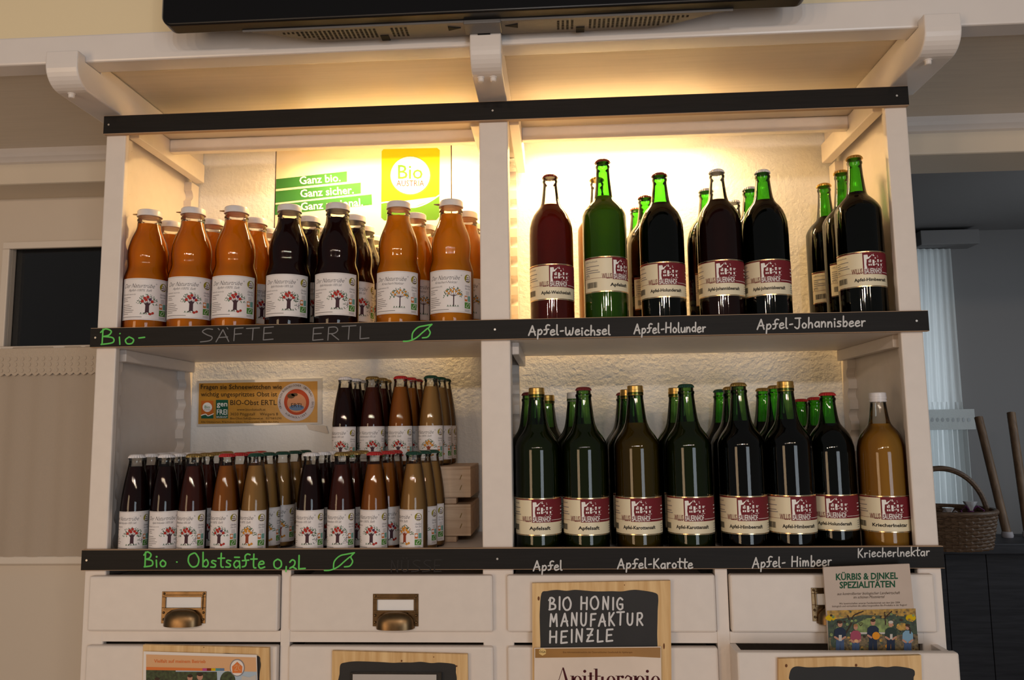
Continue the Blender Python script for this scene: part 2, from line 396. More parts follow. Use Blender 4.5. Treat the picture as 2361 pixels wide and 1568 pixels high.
# counter with the basket
cz = at(2250, 1232, 1.75).z; cy0 = atz(2250, 1252, cz).y
DARKWOOD = wood_mat('dark_stained_wood', (0.010, 0.010, 0.013), (0.022, 0.022, 0.027), 'x', rough=0.5)
ct = thing('counter', 'dark stained wooden counter carrying the wicker basket in the side room', 'counter', (1.6, 1.3, -Z0))
part(MB().box(0.95, 2.6, cy0 - 0.02, 1.76, cz - 0.04, cz, DARKWOOD), 'counter_top', ct, bevel=0.004)
b = MB(); x = 0.97
while x < 2.55: b.box(x, x + 0.148, cy0 + 0.02, cy0 + 0.04, -Z0, cz - 0.04, DARKWOOD); x += 0.15
part(b, 'front_panel', ct, bevel=0.002)
part(MB().box(0.97, 2.58, cy0 + 0.04, 1.75, -Z0, cz - 0.04, DARKWOOD), 'body', ct)
# wicker basket
by = 1.42; bp_ = at(2176, 1224, by); rr = abs(at(2284, 1200, by).x - bp_.x); hh = at(2176, 1176, by).z - cz
WICKER = wood_mat('brown_wicker', (0.05, 0.028, 0.015), (0.14, 0.085, 0.05), 'x', 30)
bk = thing('wicker_basket', 'oval brown wicker basket with a tall hoop handle on the dark counter', 'basket', (bp_.x, by, cz))
b = MB(); n = 11
for j in range(n):
    t = (j + 0.5) / n; r0 = rr * (0.86 + 0.14 * t); pts = []
    for k in range(49):
        a = 2 * PI * k / 48; w = (1 if (k + j) % 2 else -1) * 0.004
        pts.append((bp_.x + (r0 + w) * math.cos(a), by + (r0 * 0.95 + w) * math.sin(a), cz + hh * (t * 0.98) + 0.003))
    b.tube(pts, hh / n * 0.62, WICKER, 6)
b.lathe([(0.0, 0.004), (0.83, 0.004)], WICKER, 30); 
for q in range(60):
    i = len(b.v) - 60 + q; v = b.v[i]; b.v[i] = (bp_.x + v[0] * rr, by + v[1] * rr * 0.95, cz + 0.004)
part(b, 'woven_body', bk, smooth=True)
part(MB().tube([(bp_.x + rr * 1.02 * math.cos(a * PI / 24), by + rr * 0.97 * math.sin(a * PI / 24), cz + hh) for a in range(49)], 0.009, WICKER, 8), 'rim', bk, smooth=True)
ht = at(2176, 1080, by).z - cz - hh
part(MB().tube([(bp_.x + rr * 0.98 * math.cos(PI * k / 30), by, cz + hh * 0.4 + (ht + hh * 0.6) * math.sin(PI * k / 30) ** 0.8) for k in range(31)], 0.010, WICKER, 8), 'hoop_handle', bk, smooth=True)
CELLO = mat('crumpled_cellophane', (0.55, 0.55, 0.58), 0.12, bump=0.8, scale=30, var=0.35, coat=0.6)
def gift_bag(px, py, s, ribbon, label):
    p = at(px, py, by - 0.05); t = thing('gift_bag', label, 'gift bag', (p.x, by - 0.05, cz + 0.012), 0, 'wrapped treats in the basket')
    rnd = random.Random(px); prof = [(0.0, 0.0), (0.8, 0.02), (1.0, 0.35), (0.9, 0.8), (0.45, 1.2), (0.14, 1.42), (0.3, 1.62), (0.5, 1.85)]
    b = MB(); b.lathe([(r * s, z * s * 2.0) for r, z in prof], CELLO, 22, fn=lambda r, z, k: r * (1 + 0.12 * math.sin(k * 2.1 + z * 90) + 0.06 * rnd.random()))
    b.build('wrapper', t, smooth=True)
    b = MB(); zt = 1.42 * s * 2.0
    b.tube([(s * 0.17 * math.cos(a), s * 0.17 * math.sin(a), zt) for a in [k * PI / 6 for k in range(13)]], 0.004, ribbon, 6)
    for q in (-1, 1): b.tube([(0, 0, zt), (q * 0.02, -0.01, zt + 0.02), (q * 0.04, -0.012, zt + 0.005), (q * 0.03, -0.014, zt - 0.03)], 0.003, ribbon, 6)
    b.build('ribbon', t, smooth=True)
PURPLE = ink('purple_ribbon', (0.10, 0.02, 0.09)); GREYR = ink('grey_ribbon', (0.3, 0.28, 0.3))
gift_bag(2240, 1200, 0.042, PURPLE, 'cellophane bag tied with a purple ribbon at the rim of the basket')
gift_bag(2188, 1200, 0.036, GREYR, 'crumpled clear bag in the middle of the basket')
POLE = wood_mat('leaning_pole_wood', (0.08, 0.047, 0.027), (0.14, 0.085, 0.048), 'z')
for (xa, ya, xb, yb, lb) in ((2256, 962, 2322, 1226, 'brown wooden pole leaning beside the sheer curtain, above the basket'), (2331, 952, 2372, 1240, 'brown wooden pole leaning upright away from the sheer curtain')):
    foot, top = at(xb, yb, 1.66), at(xa, ya, 1.80); foot.z = cz + 0.008
    t = thing('wooden_pole', lb, 'pole', foot, 0, 'poles on the dark counter')
    MB().tube([(0, 0, 0), (top - foot) * 1.0], 0.016, POLE, 12).build('shaft', t, smooth=True)
    MB().lathe([(0.02, -0.008), (0.022, 0.0), (0.019, 0.014)], GREYR, 14).build('foot_cap', t, smooth=True)
# ---------------------------------------------------------------- the shelf unit
unit = thing('shelf_unit', 'white painted wooden shelf unit with black chalkboard edges and drawers below', 'shelf', (0.0, 0.2, -Z0))
POSTS = ((-0.85, -0.806), (-0.0335, 0.0275), (0.806, 0.85))
for x0, x1 in POSTS: part(MB().box(x0, x1, 0.012, 0.028, -Z0, 0.9195, WHITE), 'post', unit, bevel=0.003)
for x0, x1 in ((-0.85, -0.8425), (0.8425, 0.85)): part(MB().box(x0, x1, 0.028, 0.394, -Z0, 0.9195, WHITE), 'side_panel', unit)
part(MB().box(-0.0135, 0.0075, 0.028, 0.394, -Z0, 0.9195, WHITE), 'partition', unit)
def batten(x0, x1, front, z0, z1, name='toothed_batten'):
    pitch = 0.0495; poly = []
    if front: y_out, y_in, d = 0.0283, 0.068, 0.009
    else: y_out, y_in, d = 0.3935, 0.352, -0.011
    poly.append((y_out, z0)); poly.append((y_out, z1)); z = z1
    pts = []
    while z > z0:
        zf = max(z0, z - pitch * 0.45); pts += [(y_in, z), (y_in, zf)]
        if zf <= z0: break
        zs = max(z0, z - pitch)
        for k in range(9):
            a = PI * k / 8; zz = zf + (zs - zf) * k / 8
            pts.append((y_in - d * math.sin(a) ** 0.7 if k not in (0, 8) else y_in - d * 0.25, zz))
        z = zs
    part(MB().prism(poly + pts, 'x', x0, x1, WHITE), name, unit)
for x0, x1 in ((-0.8423, -0.8225), (0.8225, 0.8423), (-0.0335, -0.0137), (0.0077, 0.0275)):
    for fr in (True, False): batten(x0, x1, fr, ZL, 0.886)
for x0, x1 in ((-0.8222, -0.798), (0.798, 0.8222), (-0.056, -0.034), (0.028, 0.050)):
    part(MB().box(x0, x1, 0.051, 0.372, 0.888, 0.937, WHITE), 'top_ledger', unit, bevel=0.002)
for x0, x1 in ((-0.8222, -0.806), (0.806, 0.8222), (0.028, 0.043)):
    part(MB().box(x0, x1, 0.051, 0.372, 0.388, ZM - BH, WHITE), 'shelf_ledger', unit, bevel=0.002)
for x0, x1 in ((-0.798, -0.056), (0.050, 0.798)):
    part(MB().box(x0, x1, 0.186, 0.206, 0.905, 0.9365, WHITE), 'lamp_valance', unit, bevel=0.002)
    part(MB().box(x0 - 0.012, x1 + 0.012, 0.072, 0.192, 0.9375, 0.950, DECK), 'top_panel', unit)
for z in (ZM, 0.0):
    for x0, x1 in ((-0.842, -0.0136), (0.0076, 0.842)):
        part(MB().box(x0, x1, 0.012, 0.373 if z > 0 else 0.3935, z - BH, z - 0.018, WHITE), 'shelf_board', unit, bevel=0.001)
# warm strip lamps behind the valances
LAMP = bpy.data.materials.new('lamp_tube_glow'); LAMP.use_nodes = True
LAMP.node_tree.nodes['Principled BSDF'].inputs['Emission Color'].default_value = (1, 0.72, 0.36, 1); LAMP.node_tree.nodes['Principled BSDF'].inputs['Emission Strength'].default_value = 6
def strip_lamp(x0, x1, power):
    b = MB().box(x0, x1, 0.285, 0.315, 0.966, 0.985, WHITE)
    lp = part(b, 'strip_lamp', unit, bevel=0.002)
    MB().tube([(x0 + 0.01, 0.300, 0.9585), (x1 - 0.01, 0.300, 0.9585)], 0.007, LAMP, 12).build('lamp_tube', lp, smooth=True)
    l = area('strip_lamp_light', ((x0 + x1) / 2, 0.300, 0.949), ((x0 + x1) / 2, 0.30, 0.70), x1 - x0 - 0.02, 0.014, power, (1.0, 0.64, 0.25))
    l2 = area('strip_lamp_upward_light', ((x0 + x1) / 2, 0.300, 0.987), ((x0 + x1) / 2, 0.1, 1.0), x1 - x0 - 0.02, 0.02, power * 0.10, (1.0, 0.66, 0.30))
strip_lamp(-0.52, -0.08, 6.2); strip_lamp(0.06, 0.52, 6.2)
# black strips with handwriting
GL = {
 'A': (.62, [[(0, 0), (.33, 1)], [(.33, 1), (.58, 0)], [(.12, .36), (.55, .38)]]),
 'p': (.48, [[(.1, .52), (.04, -.38)], [(.08, .35), (.28, .54), (.42, .34), (.3, .08), (.08, .06)]]),
 'f': (.44, [[(.5, .95), (.34, 1.0), (.2, .86), (.2, .62), (.26, .4), (.2, .12), (.02, .04)], [(.02, .5), (.42, .55)]]),
 'e': (.42, [[(.06, .28), (.36, .34), (.3, .52), (.12, .46), (.04, .2), (.16, .0), (.42, .1)]]),
 'l': (.22, [[(.08, 1), (.08, .12), (.2, .0)]]),
 '-': (.4, [[(.08, .38), (.32, .42)]]), '·': (.3, [[(.12, .3), (.14, .3)]]), ' ': (.34, []),
 'w': (.72, [[(.04, .85), (.06, .2), (.2, .02), (.36, .3), (.38, .5)], [(.37, .4), (.42, .06), (.58, .1), (.66, .5), (.68, .8)]]),
 'i': (.2, [[(.08, .5), (.1, 0)], [(.1, .74), (.11, .75)]]),
 'c': (.42, [[(.38, .44), (.2, .52), (.05, .25), (.18, .02), (.42, .08)]]),
 'h': (.44, [[(.08, 1), (.06, 0)], [(.07, .25), (.22, .5), (.36, .38), (.38, 0)]]),
 's': (.38, [[(.34, .46), (.14, .5), (.08, .36), (.3, .2), (.26, .02), (.02, .02)]]),
 'H': (.6, [[(.06, 1), (.04, 0)], [(.54, .95), (.52, 0)], [(.05, .5), (.53, .5)]]),
 'o': (.42, [[(.2, .5), (.05, .3), (.12, .04), (.32, .06), (.38, .32), (.2, .5)]]),
 'u': (.44, [[(.05, .5), (.06, .12), (.2, .0), (.36, .18), (.4, .5)], [(.4, .5), (.42, 0)]]),
 'n': (.44, [[(.06, .5), (.06, 0)], [(.07, .25), (.22, .5), (.36, .38), (.38, 0)]]),
 'd': (.46, [[(.38, .4), (.2, .5), (.05, .25), (.18, .02), (.37, .15)], [(.42, 1), (.4, 0)]]),
 'r': (.36, [[(.06, .5), (.08, 0)], [(.08, .28), (.2, .48), (.34, .48)]]),
 'J': (.5, [[(.05, 1), (.5, 1)], [(.4, 1), (.38, .2), (.22, .0), (.02, .15)]]),
 'a': (.46, [[(.38, .45), (.2, .5), (.05, .25), (.18, .02), (.36, .15)], [(.4, .5), (.43, 0)]]),
 'b': (.44, [[(.08, 1), (.07, 0)], [(.08, .3), (.28, .5), (.4, .25), (.28, .0), (.07, .06)]]),
 'm': (.64, [[(.06, .5), (.06, 0)], [(.07, .25), (.18, .5), (.3, .35), (.3, 0)], [(.31, .25), (.44, .5), (.54, .35), (.56, 0)]]),
 'K': (.52, [[(.06, 1), (.05, 0)], [(.46, 1), (.07, .45)], [(.14, .5), (.5, 0)]]),
 't': (.36, [[(.2, .95), (.18, .1), (.32, .0)], [(.0, .6), (.4, .62)]]),
 'k': (.4, [[(.06, 1), (.06, 0)], [(.38, .55), (.07, .25)], [(.12, .28), (.4, 0)]]),
 'B': (.58, [[(.1, 1), (.06, 0)], [(.0, .8), (.2, 1.02), (.44, .86), (.34, .6), (.1, .52)], [(.1, .52), (.5, .42), (.5, .1), (.02, .0)]]),
 'O': (.74, [[(.36, 1), (.08, .8), (.03, .35), (.26, .0), (.58, .1), (.68, .55), (.5, .95), (.36, 1)]]),
 'ä': (.46, [[(.38, .45), (.2, .5), (.05, .25), (.18, .02), (.36, .15)], [(.4, .5), (.43, 0)], [(.1, .75), (.4, .75)]]),
 '0': (.6, [[(.28, .7), (.06, .5), (.08, .12), (.3, .0), (.5, .2), (.48, .55), (.28, .7)]]),
 ',': (.2, [[(.1, .12), (.08, -.22)]]),
 '2': (.44, [[(.04, .5), (.2, .68), (.36, .55), (.3, .25), (.04, .04)], [(.04, .04), (.2, .14), (.44, .0)]]),
 'L': (.48, [[(.08, .95), (.06, .0)], [(.06, .0), (.46, .04)]]),
 'S': (.62, [[(.58, .95), (.3, 1), (.1, .8), (.3, .55), (.55, .35), (.45, .08), (.0, .0)]]),
 'Ä': (.66, [[(0, 0), (.33, 1)], [(.33, 1), (.6, 0)], [(.12, .36), (.55, .38)], [(.1, 1.12), (.16, 1.0)], [(.52, 1.15), (.56, 1.05)]]),
 'F': (.54, [[(.1, 1), (.06, 0)], [(.1, 1), (.5, 1.02)], [(.08, .52), (.42, .55)]]),
 'T': (.62, [[(.0, 1), (.62, 1.02)], [(.32, 1), (.28, 0)]]),
 'E': (.56, [[(.1, 1), (.06, 0)], [(.1, 1), (.54, 1.02)], [(.08, .52), (.44, .54)], [(.06, 0), (.52, .04)]]),
 'R': (.58, [[(.1, 1), (.06, 0)], [(.1, 1), (.4, 1.0), (.5, .75), (.35, .52), (.08, .5)], [(.2, .5), (.54, 0)]]),
 'N': (.6, [[(.06, 0), (.1, 1)], [(.1, 1), (.48, 0)], [(.48, 0), (.52, 1)]]),
 'G': (.6, [[(.52, .85), (.3, 1), (.08, .7), (.08, .25), (.3, .0), (.52, .12)], [(.52, .12), (.52, .45)], [(.52, .45), (.3, .45)]]),
 'M': (.74, [[(.06, 0), (.14, 1)], [(.14, 1), (.36, .35)], [(.36, .35), (.6, 1)], [(.6, 1), (.66, 0)]]),
 'U': (.6, [[(.06, 1), (.06, .25), (.26, .0), (.46, .22), (.5, 1)]]),
 'Ü': (.6, [[(.06, 1), (.06, .25), (.26, .0), (.46, .22), (.5, 1)], [(.15, 1.2), (.16, 1.2)], [(.4, 1.2), (.41, 1.2)]]),
 'Z': (.58, [[(.06, 1), (.5, .98)], [(.5, .98), (.04, .02)], [(.04, .02), (.54, .05)], [(.1, .5), (.46, .52)]]),
 'I': (.24, [[(.1, 1), (.09, 0)]]),
}
def write(pr, s, x0, y0, x1, y1, cap, w, m, l=1, gx=0.92):
    adv = sum(GL[c][0] + 0.06 for c in s) - 0.06; rnd = random.Random(len(s) * 7 + int(x0))
    ux, uy = (x1 - x0) / adv, (y1 - y0) / adv; pen = 0.0
    for c in s:
        wd_, st = GL[c]; dy = rnd.uniform(-0.04, 0.04) * cap; sc = cap * rnd.uniform(0.95, 1.06)
        for q in st:
            pr.stroke([(x0 + (pen + a * gx) * ux, y0 + (pen + a * gx) * uy - b * sc + dy) for a, b in q], w, m, l, sm=len(q) > 2)
        pen += wd_ + 0.06
def strip(x, z, label):
    b = MB().box(-x, x, 0.0, 0.0118, z - BH, z, EDGE)
    o = part(b, 'chalkboard_strip', unit, bevel=0.0008)
    f = MB().box(-x + 0.0005, x - 0.0005, -0.0006, 0.0, z - BH + 0.0012, z - 0.0012, BLACKBOARD); f.build('blackboard_face', o)
    s = MB()
    for q in (-x + 0.012, -0.003, x - 0.024)[:2 if z == 0.0 else 3]: s.lathe([(0.0, 0), (0.0022, 0.0), (0.0022, 0.001), (0.0, 0.001)], SCREW, 10); k = len(s.v) - 40; s.v[k:] = [(q + v[0], -0.0006 - v[2], z - BH / 2 + v[1]) for v in s.v[k:]]
    s.build('screw', o)
    return o
st_top = strip(0.85, ZT, 'top'); st_mid = strip(0.8565, ZM, 'middle'); st_low = strip(0.852, 0.0, 'lower')
def lettering(o, fn):
    b = MB(); fn(px_print(b, -0.0006, 0.0003)); b.build('lettering', o, fix=False)
def leaf(pr, x, y, s, m):
    for q in ([(0, 30), (14, 29), (30, 22), (44, 10), (56, 0)], [(20, 24), (22, 10), (34, -2), (50, -6), (66, -9)], [(66, -9), (58, 0), (62, 10), (56, 20), (44, 22)]): pr.stroke([(x + a * s, y + b * s) for a, b in q], 3.2, m)
for st, s_, x0, y0, x1, y1, cap, w_, m_ in ((st_mid, 'Bio-', 232, 795, 340, 792, 33, 3.4, CHALKG), (st_mid, 'SÄFTE', 462, 789, 634, 783, 28, 2.4, CHALKD), (st_mid, 'ERTL', 718, 785, 854, 780, 29, 2.4, CHALKD),
    (st_mid, 'Apfel-weichsel', 1219, 773, 1408, 772, 22, 3.6, CHALKW), (st_mid, 'Apfel-Holunder', 1462, 769, 1628, 765, 22, 3.4, CHALKW), (st_mid, 'Apfel-Johannisbeer', 1746, 760, 1996, 751, 23, 3.4, CHALKW),
    (st_low, 'Bio · Obstsäfte 0,2L', 332, 1306, 706, 1311, 32, 3.6, CHALKG), (st_low, 'NÜSSE', 900, 1318, 1020, 1318, 26, 2.4, CHALKF), (st_low, 'Apfel', 1230, 1317, 1297, 1314, 22, 3.4, CHALKW),
    (st_low, 'Apfel-Karotte', 1424, 1311, 1598, 1310, 22, 3.4, CHALKW), (st_low, 'Apfel- Himbeer', 1735, 1309, 1918, 1304, 24, 3.2, CHALKW), (st_low, 'Kriecherlnektar', 1978, 1285, 2144, 1281, 20, 2.8, CHALKW)):
    lettering(st, lambda p: write(p, s_, x0, y0, x1, y1, cap, w_, m_))
lettering(st_mid, lambda p: leaf(p, 930, 757, 1.0, CHALKG)); lettering(st_low, lambda p: leaf(p, 748, 1284, 1.05, CHALKG))
# drawer section
XS = ((-0.835, -0.441), (-0.420, -0.012), (0.014, 0.420), (0.446, 0.832))
for x0, x1 in ((-0.85, -0.836), (-0.440, -0.421), (-0.011, 0.013), (0.421, 0.445), (0.833, 0.85)): part(MB().box(x0, x1, 0.0121, 0.032, -0.31, -0.0425, WHITE), 'drawer_stile', unit, bevel=0.001)
for x0, x1 in XS:
    part(MB().box(x0 - 0.001, x1 + 0.001, 0.0123, 0.032, -0.1835, -0.1615, WHITE), 'drawer_rail', unit, bevel=0.001)
part(MB().box(-0.835, 0.835, 0.014, 0.03, -Z0, -0.31, WHITE), 'base_panel', unit)
def handle(d, cx, cz):
    y = 0.0; w, h = 0.0455, 0.031
    b = MB()
    # plate with a window: four bars and a raised inner frame
    zt, zb = cz + h, cz - h; wz1, wz0 = cz + 0.0205, cz - 0.0005; ww = 0.0365
    for x0, x1, z0, z1 in ((-w, w, wz1, zt), (-w, w, zb, wz0), (-w, -ww, wz0, wz1), (ww, w, wz0, wz1)): b.box(cx + x0, cx + x1, y - 0.0015, y, z0, z1, BRASS)
    for x0, x1, z0, z1 in ((-ww - .003, ww + .003, wz1, wz1 + .004), (-ww - .003, ww + .003, wz0 - .004, wz0), (-ww - .003, -ww, wz0, wz1), (ww, ww + .003, wz0, wz1)): b.box(cx + x0, cx + x1, y - 0.0038, y - 0.0015, z0, z1, BRASS)
    for sx in (-1, 1):
        for zz in (zt - 0.004, zb + 0.008, zb + 0.021):
            k = len(b.v); b.lathe([(0.0026, 0), (0.0024, 0.0012), (0.0014, 0.002), (0.0, 0.0023)], BRASS, 10)
            b.v[k:] = [(cx + sx * (w - 0.0045) + v[0], y - 0.0015 - v[2], zz + v[1]) for v in b.v[k:]]
    b.build('label_holder', d, bevel=0.0005)
    MB().box(cx - ww, cx + ww, y - 0.0007, y, wz0, wz1, CARD).build('name_card', d)
    b = MB(); nu, nv = 28, 10; vs = []; fs = []; W_, D_, H_ = 0.0385, 0.021, 0.0325
    for q in (0.0, 0.0012):
        for i in range(nu + 1):
            s = -1 + 2 * i / nu; e = max(0.0, 1 - abs(s) ** 2.6) ** 0.45
            for j in range(nv + 1):
                t = PI / 2 * j / nv
                vs.append((cx + s * (W_ - q), y - 0.0016 - (D_ - q) * e * math.cos(t) ** 0.75, zb - 0.003 + (H_ - q) * (0.25 + 0.75 * e) * math.sin(t) ** 0.9))
    n1 = (nu + 1) * (nv + 1)
    for q in (0, 1):
        for i in range(nu):
            for j in range(nv):
                k = q * n1 + i * (nv + 1) + j; fs.append((k, k + 1, k + nv + 2, k + nv + 1))
    for i in range(nu): k = i * (nv + 1); fs.append((k, k + nv + 1, n1 + k + nv + 1, n1 + k))
    b.add(vs, fs, BRASS); b.build('cup_pull', d, smooth=True)
for i, (x0, x1) in enumerate(XS):
    z1, z0 = (-0.0525, -0.1605)
    d = part(MB().box(x0 + 0.001, x1 - 0.001, 0.0, 0.02, z0, z1, WHITE), 'drawer', unit, bevel=0.004)
    MB().box(x0 + 0.012, x1 - 0.012, 0.02, 0.30, z0 + 0.006, z1 - 0.014, WHITE).build('drawer_box', d)
    if i != 2:
        cx, cz_ = [(-0.634, -0.1135), (-0.205, -0.1185), None, (0.645, -0.108)][i]; handle(d, cx, cz_)
    if i < 3:
        d = part(MB().box(x0 + 0.001, x1 - 0.001, 0.0, 0.02, -0.298, -0.1885, WHITE), 'drawer', unit, bevel=0.004)
        MB().box(x0 + 0.012, x1 - 0.012, 0.02, 0.30, -0.294, -0.20, WHITE).build('drawer_box', d)
# the lower drawer beside the side room stands open
d = part(MB().box(0.441, 0.837, -0.062, -0.043, -0.30, -0.1795, WHITE), 'open_drawer', unit, bevel=0.004)
b = MB().box(0.443, 0.456, -0.043, 0.30, -0.30, -0.184, WHITE).box(0.821, 0.834, -0.043, 0.30, -0.30, -0.184, WHITE).box(0.456, 0.821, 0.288, 0.30, -0.30, -0.186, WHITE).box(0.456, 0.821, -0.043, 0.288, -0.30, -0.294, WHITE)
b.build('drawer_box', d, bevel=0.001)
# ---------------------------------------------------------------- brackets that carry the canopy
def bracket(x0, x1, bolts, label):
    b = MB(); t = thing('canopy_bracket', label, 'bracket', ((x0 + x1) / 2, 0.1, 0.9205), 0, 'rounded brackets under the canopy')
    poly = [(0.394, 0.938), (0.394, 0.999), (-0.079, 0.999), (-0.079, 0.9775), (-0.131, 0.9775), (-0.131, 0.990), (-0.158, 0.990)]
    for k in range(9):
        a = PI / 2 * k / 8; poly.append((-0.158 + 0.042 * (1 - math.cos(a)), 0.9626 - 0.042 * math.sin(a)))
    poly.append((0.05, 0.9206)); poly.append((0.05, 0.938)); b.prism(poly, 'x', x0, x1, WHITE_TRIM); part(b, 'arm', t, bevel=0.003)
    for (px, py) in bolts:
        p = atz(px, py, 0.9206); s = MB()
        s.lathe([(0.0075, 0.0), (0.0075, -0.002), (0.0062, -0.002), (0.0058, -0.0085), (0.004, -0.0095), (0.0, -0.0095)], WHITE_TRIM, 12)
        s.v = [(p.x + v[0], max(p.y, -0.112) + v[1], 0.9206 + v[2]) for v in s.v]; part(s, 'bolt', t)
bracket(-0.878, -0.812, [(146, 203)], 'white rounded bracket with one bolt above the post by the cream door')
bracket(-0.0333, 0.0273, [(1101, 143), (1131, 143)], 'white rounded bracket with two bolts above the middle post of the shelves')
bracket(0.815, 0.882, [(2160, 118)], 'white rounded bracket with one bolt above the post by the side room')
# ---------------------------------------------------------------- television
TVB = mat('glossy_black_plastic', (0.004, 0.004, 0.005), 0.3, spec=0.25); TVG = mat('dark_grey_plastic', (0.13, 0.125, 0.125), 0.45, bump=0.05, scale=300)
TVS = mat('silver_rim', (0.55, 0.50, 0.45), 0.25, metal=0.9); DARK = ink('vent_dark', (0.002, 0.002, 0.002)); SCR = mat('dark_screen', (0.003, 0.003, 0.004), 0.05)
yf = -0.226; x0, x1 = at(369, 20, yf).x, at(1872, -10, yf).x; zb = at(1170, 24, yf).z
tv = thing('television', 'black flat television above the middle bracket, seen from below', 'television', ((x0 + x1) / 2, -0.19, zb))
def rrect(x0, x1, z0, z1, r, n=6):
    out = []
    for cx, cz, a0 in ((x1 - r, z0 + r, -90), (x1 - r, z1 - r, 0), (x0 + r, z1 - r, 90), (x0 + r, z0 + r, 180)):
        for k in range(n + 1): a = math.radians(a0 + 90 * k / n); out.append((cx + r * math.cos(a), cz + r * math.sin(a)))
    return out
part(MB().prism(rrect(x0 + 0.004, x1 - 0.004, zb, zb + 0.66, 0.018), 'y', yf, yf + 0.034, TVB), 'bezel', tv, bevel=0.004, seg=3)
part(MB().prism(rrect(x0, x1, zb + 0.003, zb + 0.664, 0.02), 'y', yf + 0.006, yf + 0.022, TVS), 'silver_rim', tv, bevel=0.002)
part(MB().box(x0 + 0.05, x1 - 0.05, yf - 0.001, yf, zb + 0.06, zb + 0.62, SCR), 'screen', tv)
xm = (at(1108, 40, yf).x)
xl, xr = at(560, 50, yf + 0.03).x, at(1690, 10, yf + 0.03).x
y_a, y_b = yf + 0.030, yf + 0.078
edge = []
for k in range(13):
    s = k / 12; e = 3 * s * s - 2 * s ** 3; edge.append((xl + 0.15 * s, y_a + (y_b - y_a) * e))
edge += [(xr - (p[0] - xl), p[1]) for p in edge[::-1]]
part(MB().prism([(xl, y_a - 0.002)] + edge + [(xr, y_a - 0.002)], 'z', zb - 0.004, zb + 0.3, TVG), 'speaker_housing', tv, bevel=0.002)
def vents(xa, xb, rows=4):
    b = MB()
    n = int((xb - xa) / 0.0085)
    for i in range(n):
        for j in range(rows):
            xx = xa + i * (xb - xa) / n; yy = y_a + 0.006 + j * 0.0085 + 0.001
            lim = [p[1] for p in edge if abs(p[0] - xx) < 0.02]
            if lim and yy + 0.009 > min(lim): continue
            b.box(xx, xx + 0.0042, yy, yy + 0.006, zb - 0.0046, zb - 0.0035, DARK)
    part(b, 'vent_slots', tv)
vents(xl + 0.075, xm - 0.20); vents(xm - 0.175, xm - 0.14); vents(xm + 0.14, xm + 0.175); vents(xm + 0.20, xr - 0.075)
for sx in (-0.192, 0.184): part(MB().box(xm + sx - 0.008, xm + sx + 0.008, y_b - 0.016, y_b + 0.003, zb - 0.0055, zb + 0.02, DARK), 'cable_notch', tv)
part(MB().box(xm - 0.035, xm + 0.035, y_a - 0.004, y_b - 0.012, zb - 0.008, zb, TVG), 'control_panel', tv, bevel=0.002)
b = MB()
for sx in (-1, 1): b.prism([(xm + sx * 0.042, y_a + 0.016), (xm + sx * 0.066, y_a + 0.010), (xm + sx * 0.066, y_a + 0.024)], 'z', zb - 0.0055, zb - 0.0035, DARK)
b.box(xm - 0.012, xm + 0.012, y_b - 0.013, y_b - 0.004, zb - 0.009, zb - 0.0035, DARK)
part(b, 'arrow_button', tv)
part(MB().box(xm - 0.12, xm + 0.12, y_b - 0.004, -0.10, zb + 0.10, zb + 0.26, TVG), 'wall_mount', tv)
# ---------------------------------------------------------------- poster and notices on the wall
CREAMP = mat('cream_poster_card', (0.80, 0.70, 0.52), 0.55, var=0.06, scale=8); RAW = ink('poster_edge', (0.50, 0.27, 0.16))
GREEN = ink('poster_green', (0.035, 0.17, 0.04)); WHITEI = ink('white_print', (0.88, 0.88, 0.86)); YEL = ink('poster_yellow', (0.62, 0.42, 0.0)); LIME = ink('poster_lime', (0.12, 0.24, 0.012)); RED = ink('poster_red', (0.22, 0.02, 0.006)); LIGHTG = ink('poster_light_green', (0.06, 0.17, 0.012))
yp = WY - 0.002
po = thing('poster', 'cream poster with green banner lines and a green and yellow round emblem', 'poster', (-0.37, yp, ZU))
pa, pb = at(638, 335, yp), at(1041, 700, yp)
part(MB().box(pa.x, pb.x, yp, WY - 0.0005, ZU + 0.01, pa.z + 0.012, CREAMP).box(pa.x - 0.0022, pa.x, yp + 0.001, WY - 0.001, ZU + 0.01, pa.z + 0.012, RAW).box(pb.x, pb.x + 0.0022, yp + 0.001, WY - 0.001, ZU + 0.01, pa.z + 0.012, RAW), 'board', po)
b = MB(); p = px_print(b, yp, 0.0004)
for q, t, tx, ty in (([(637, 413), (800, 395), (800, 419), (636, 436)], 'Ganz bio.', 691, 425), ([(636, 441), (832, 421), (832, 446), (635, 468)], 'Ganz sicher.', 693, 455), ([(635, 472), (857, 448), (858, 472), (634, 496)], 'Ganz regional.', 694, 485)):
    p.poly(q, GREEN, 1); p.text(t, tx, ty, 25, WHITEI, 2, 'l', bold=0.016, rot=0.075)
p.poly([(884, 344), (1008, 341), (1014, 346), (1013, 452), (879, 470), (880, 349)], YEL, 1)
p.poly([(879, 468), (895, 466), (930, 474), (955, 477), (985, 466), (1013, 448), (1013, 499), (1006, 507), (886, 508), (879, 502)], LIGHTG, 1.5)
p.stroke([(879, 468), (900, 466), (930, 474), (955, 478), (985, 468), (1013, 450)], 3, WHITEI, 2)
p.disc(947, 406, 48, 46, LIME, 2, 36); p.disc(946, 404.5, 45.5, 43.5, WHITEI, 3, 36)
p.text('Bio', 946, 412, 46, LIGHTG, 4, 'c', bold=0.006); p.text('AUSTRIA', 946, 429, 19, RED, 4, 'c', width=64, bold=0.006)
for q in ([(982, 532), (1001, 520), (1020, 532)], [(986, 530), (986, 548), (1016, 548), (1016, 530)], [(996, 535), (1003, 535), (1003, 542), (996, 542), (996, 535)], [(1008, 524), (1008, 519), (1013, 519), (1013, 527)]): p.stroke(q, 1.6, RAW, 1, sm=False)
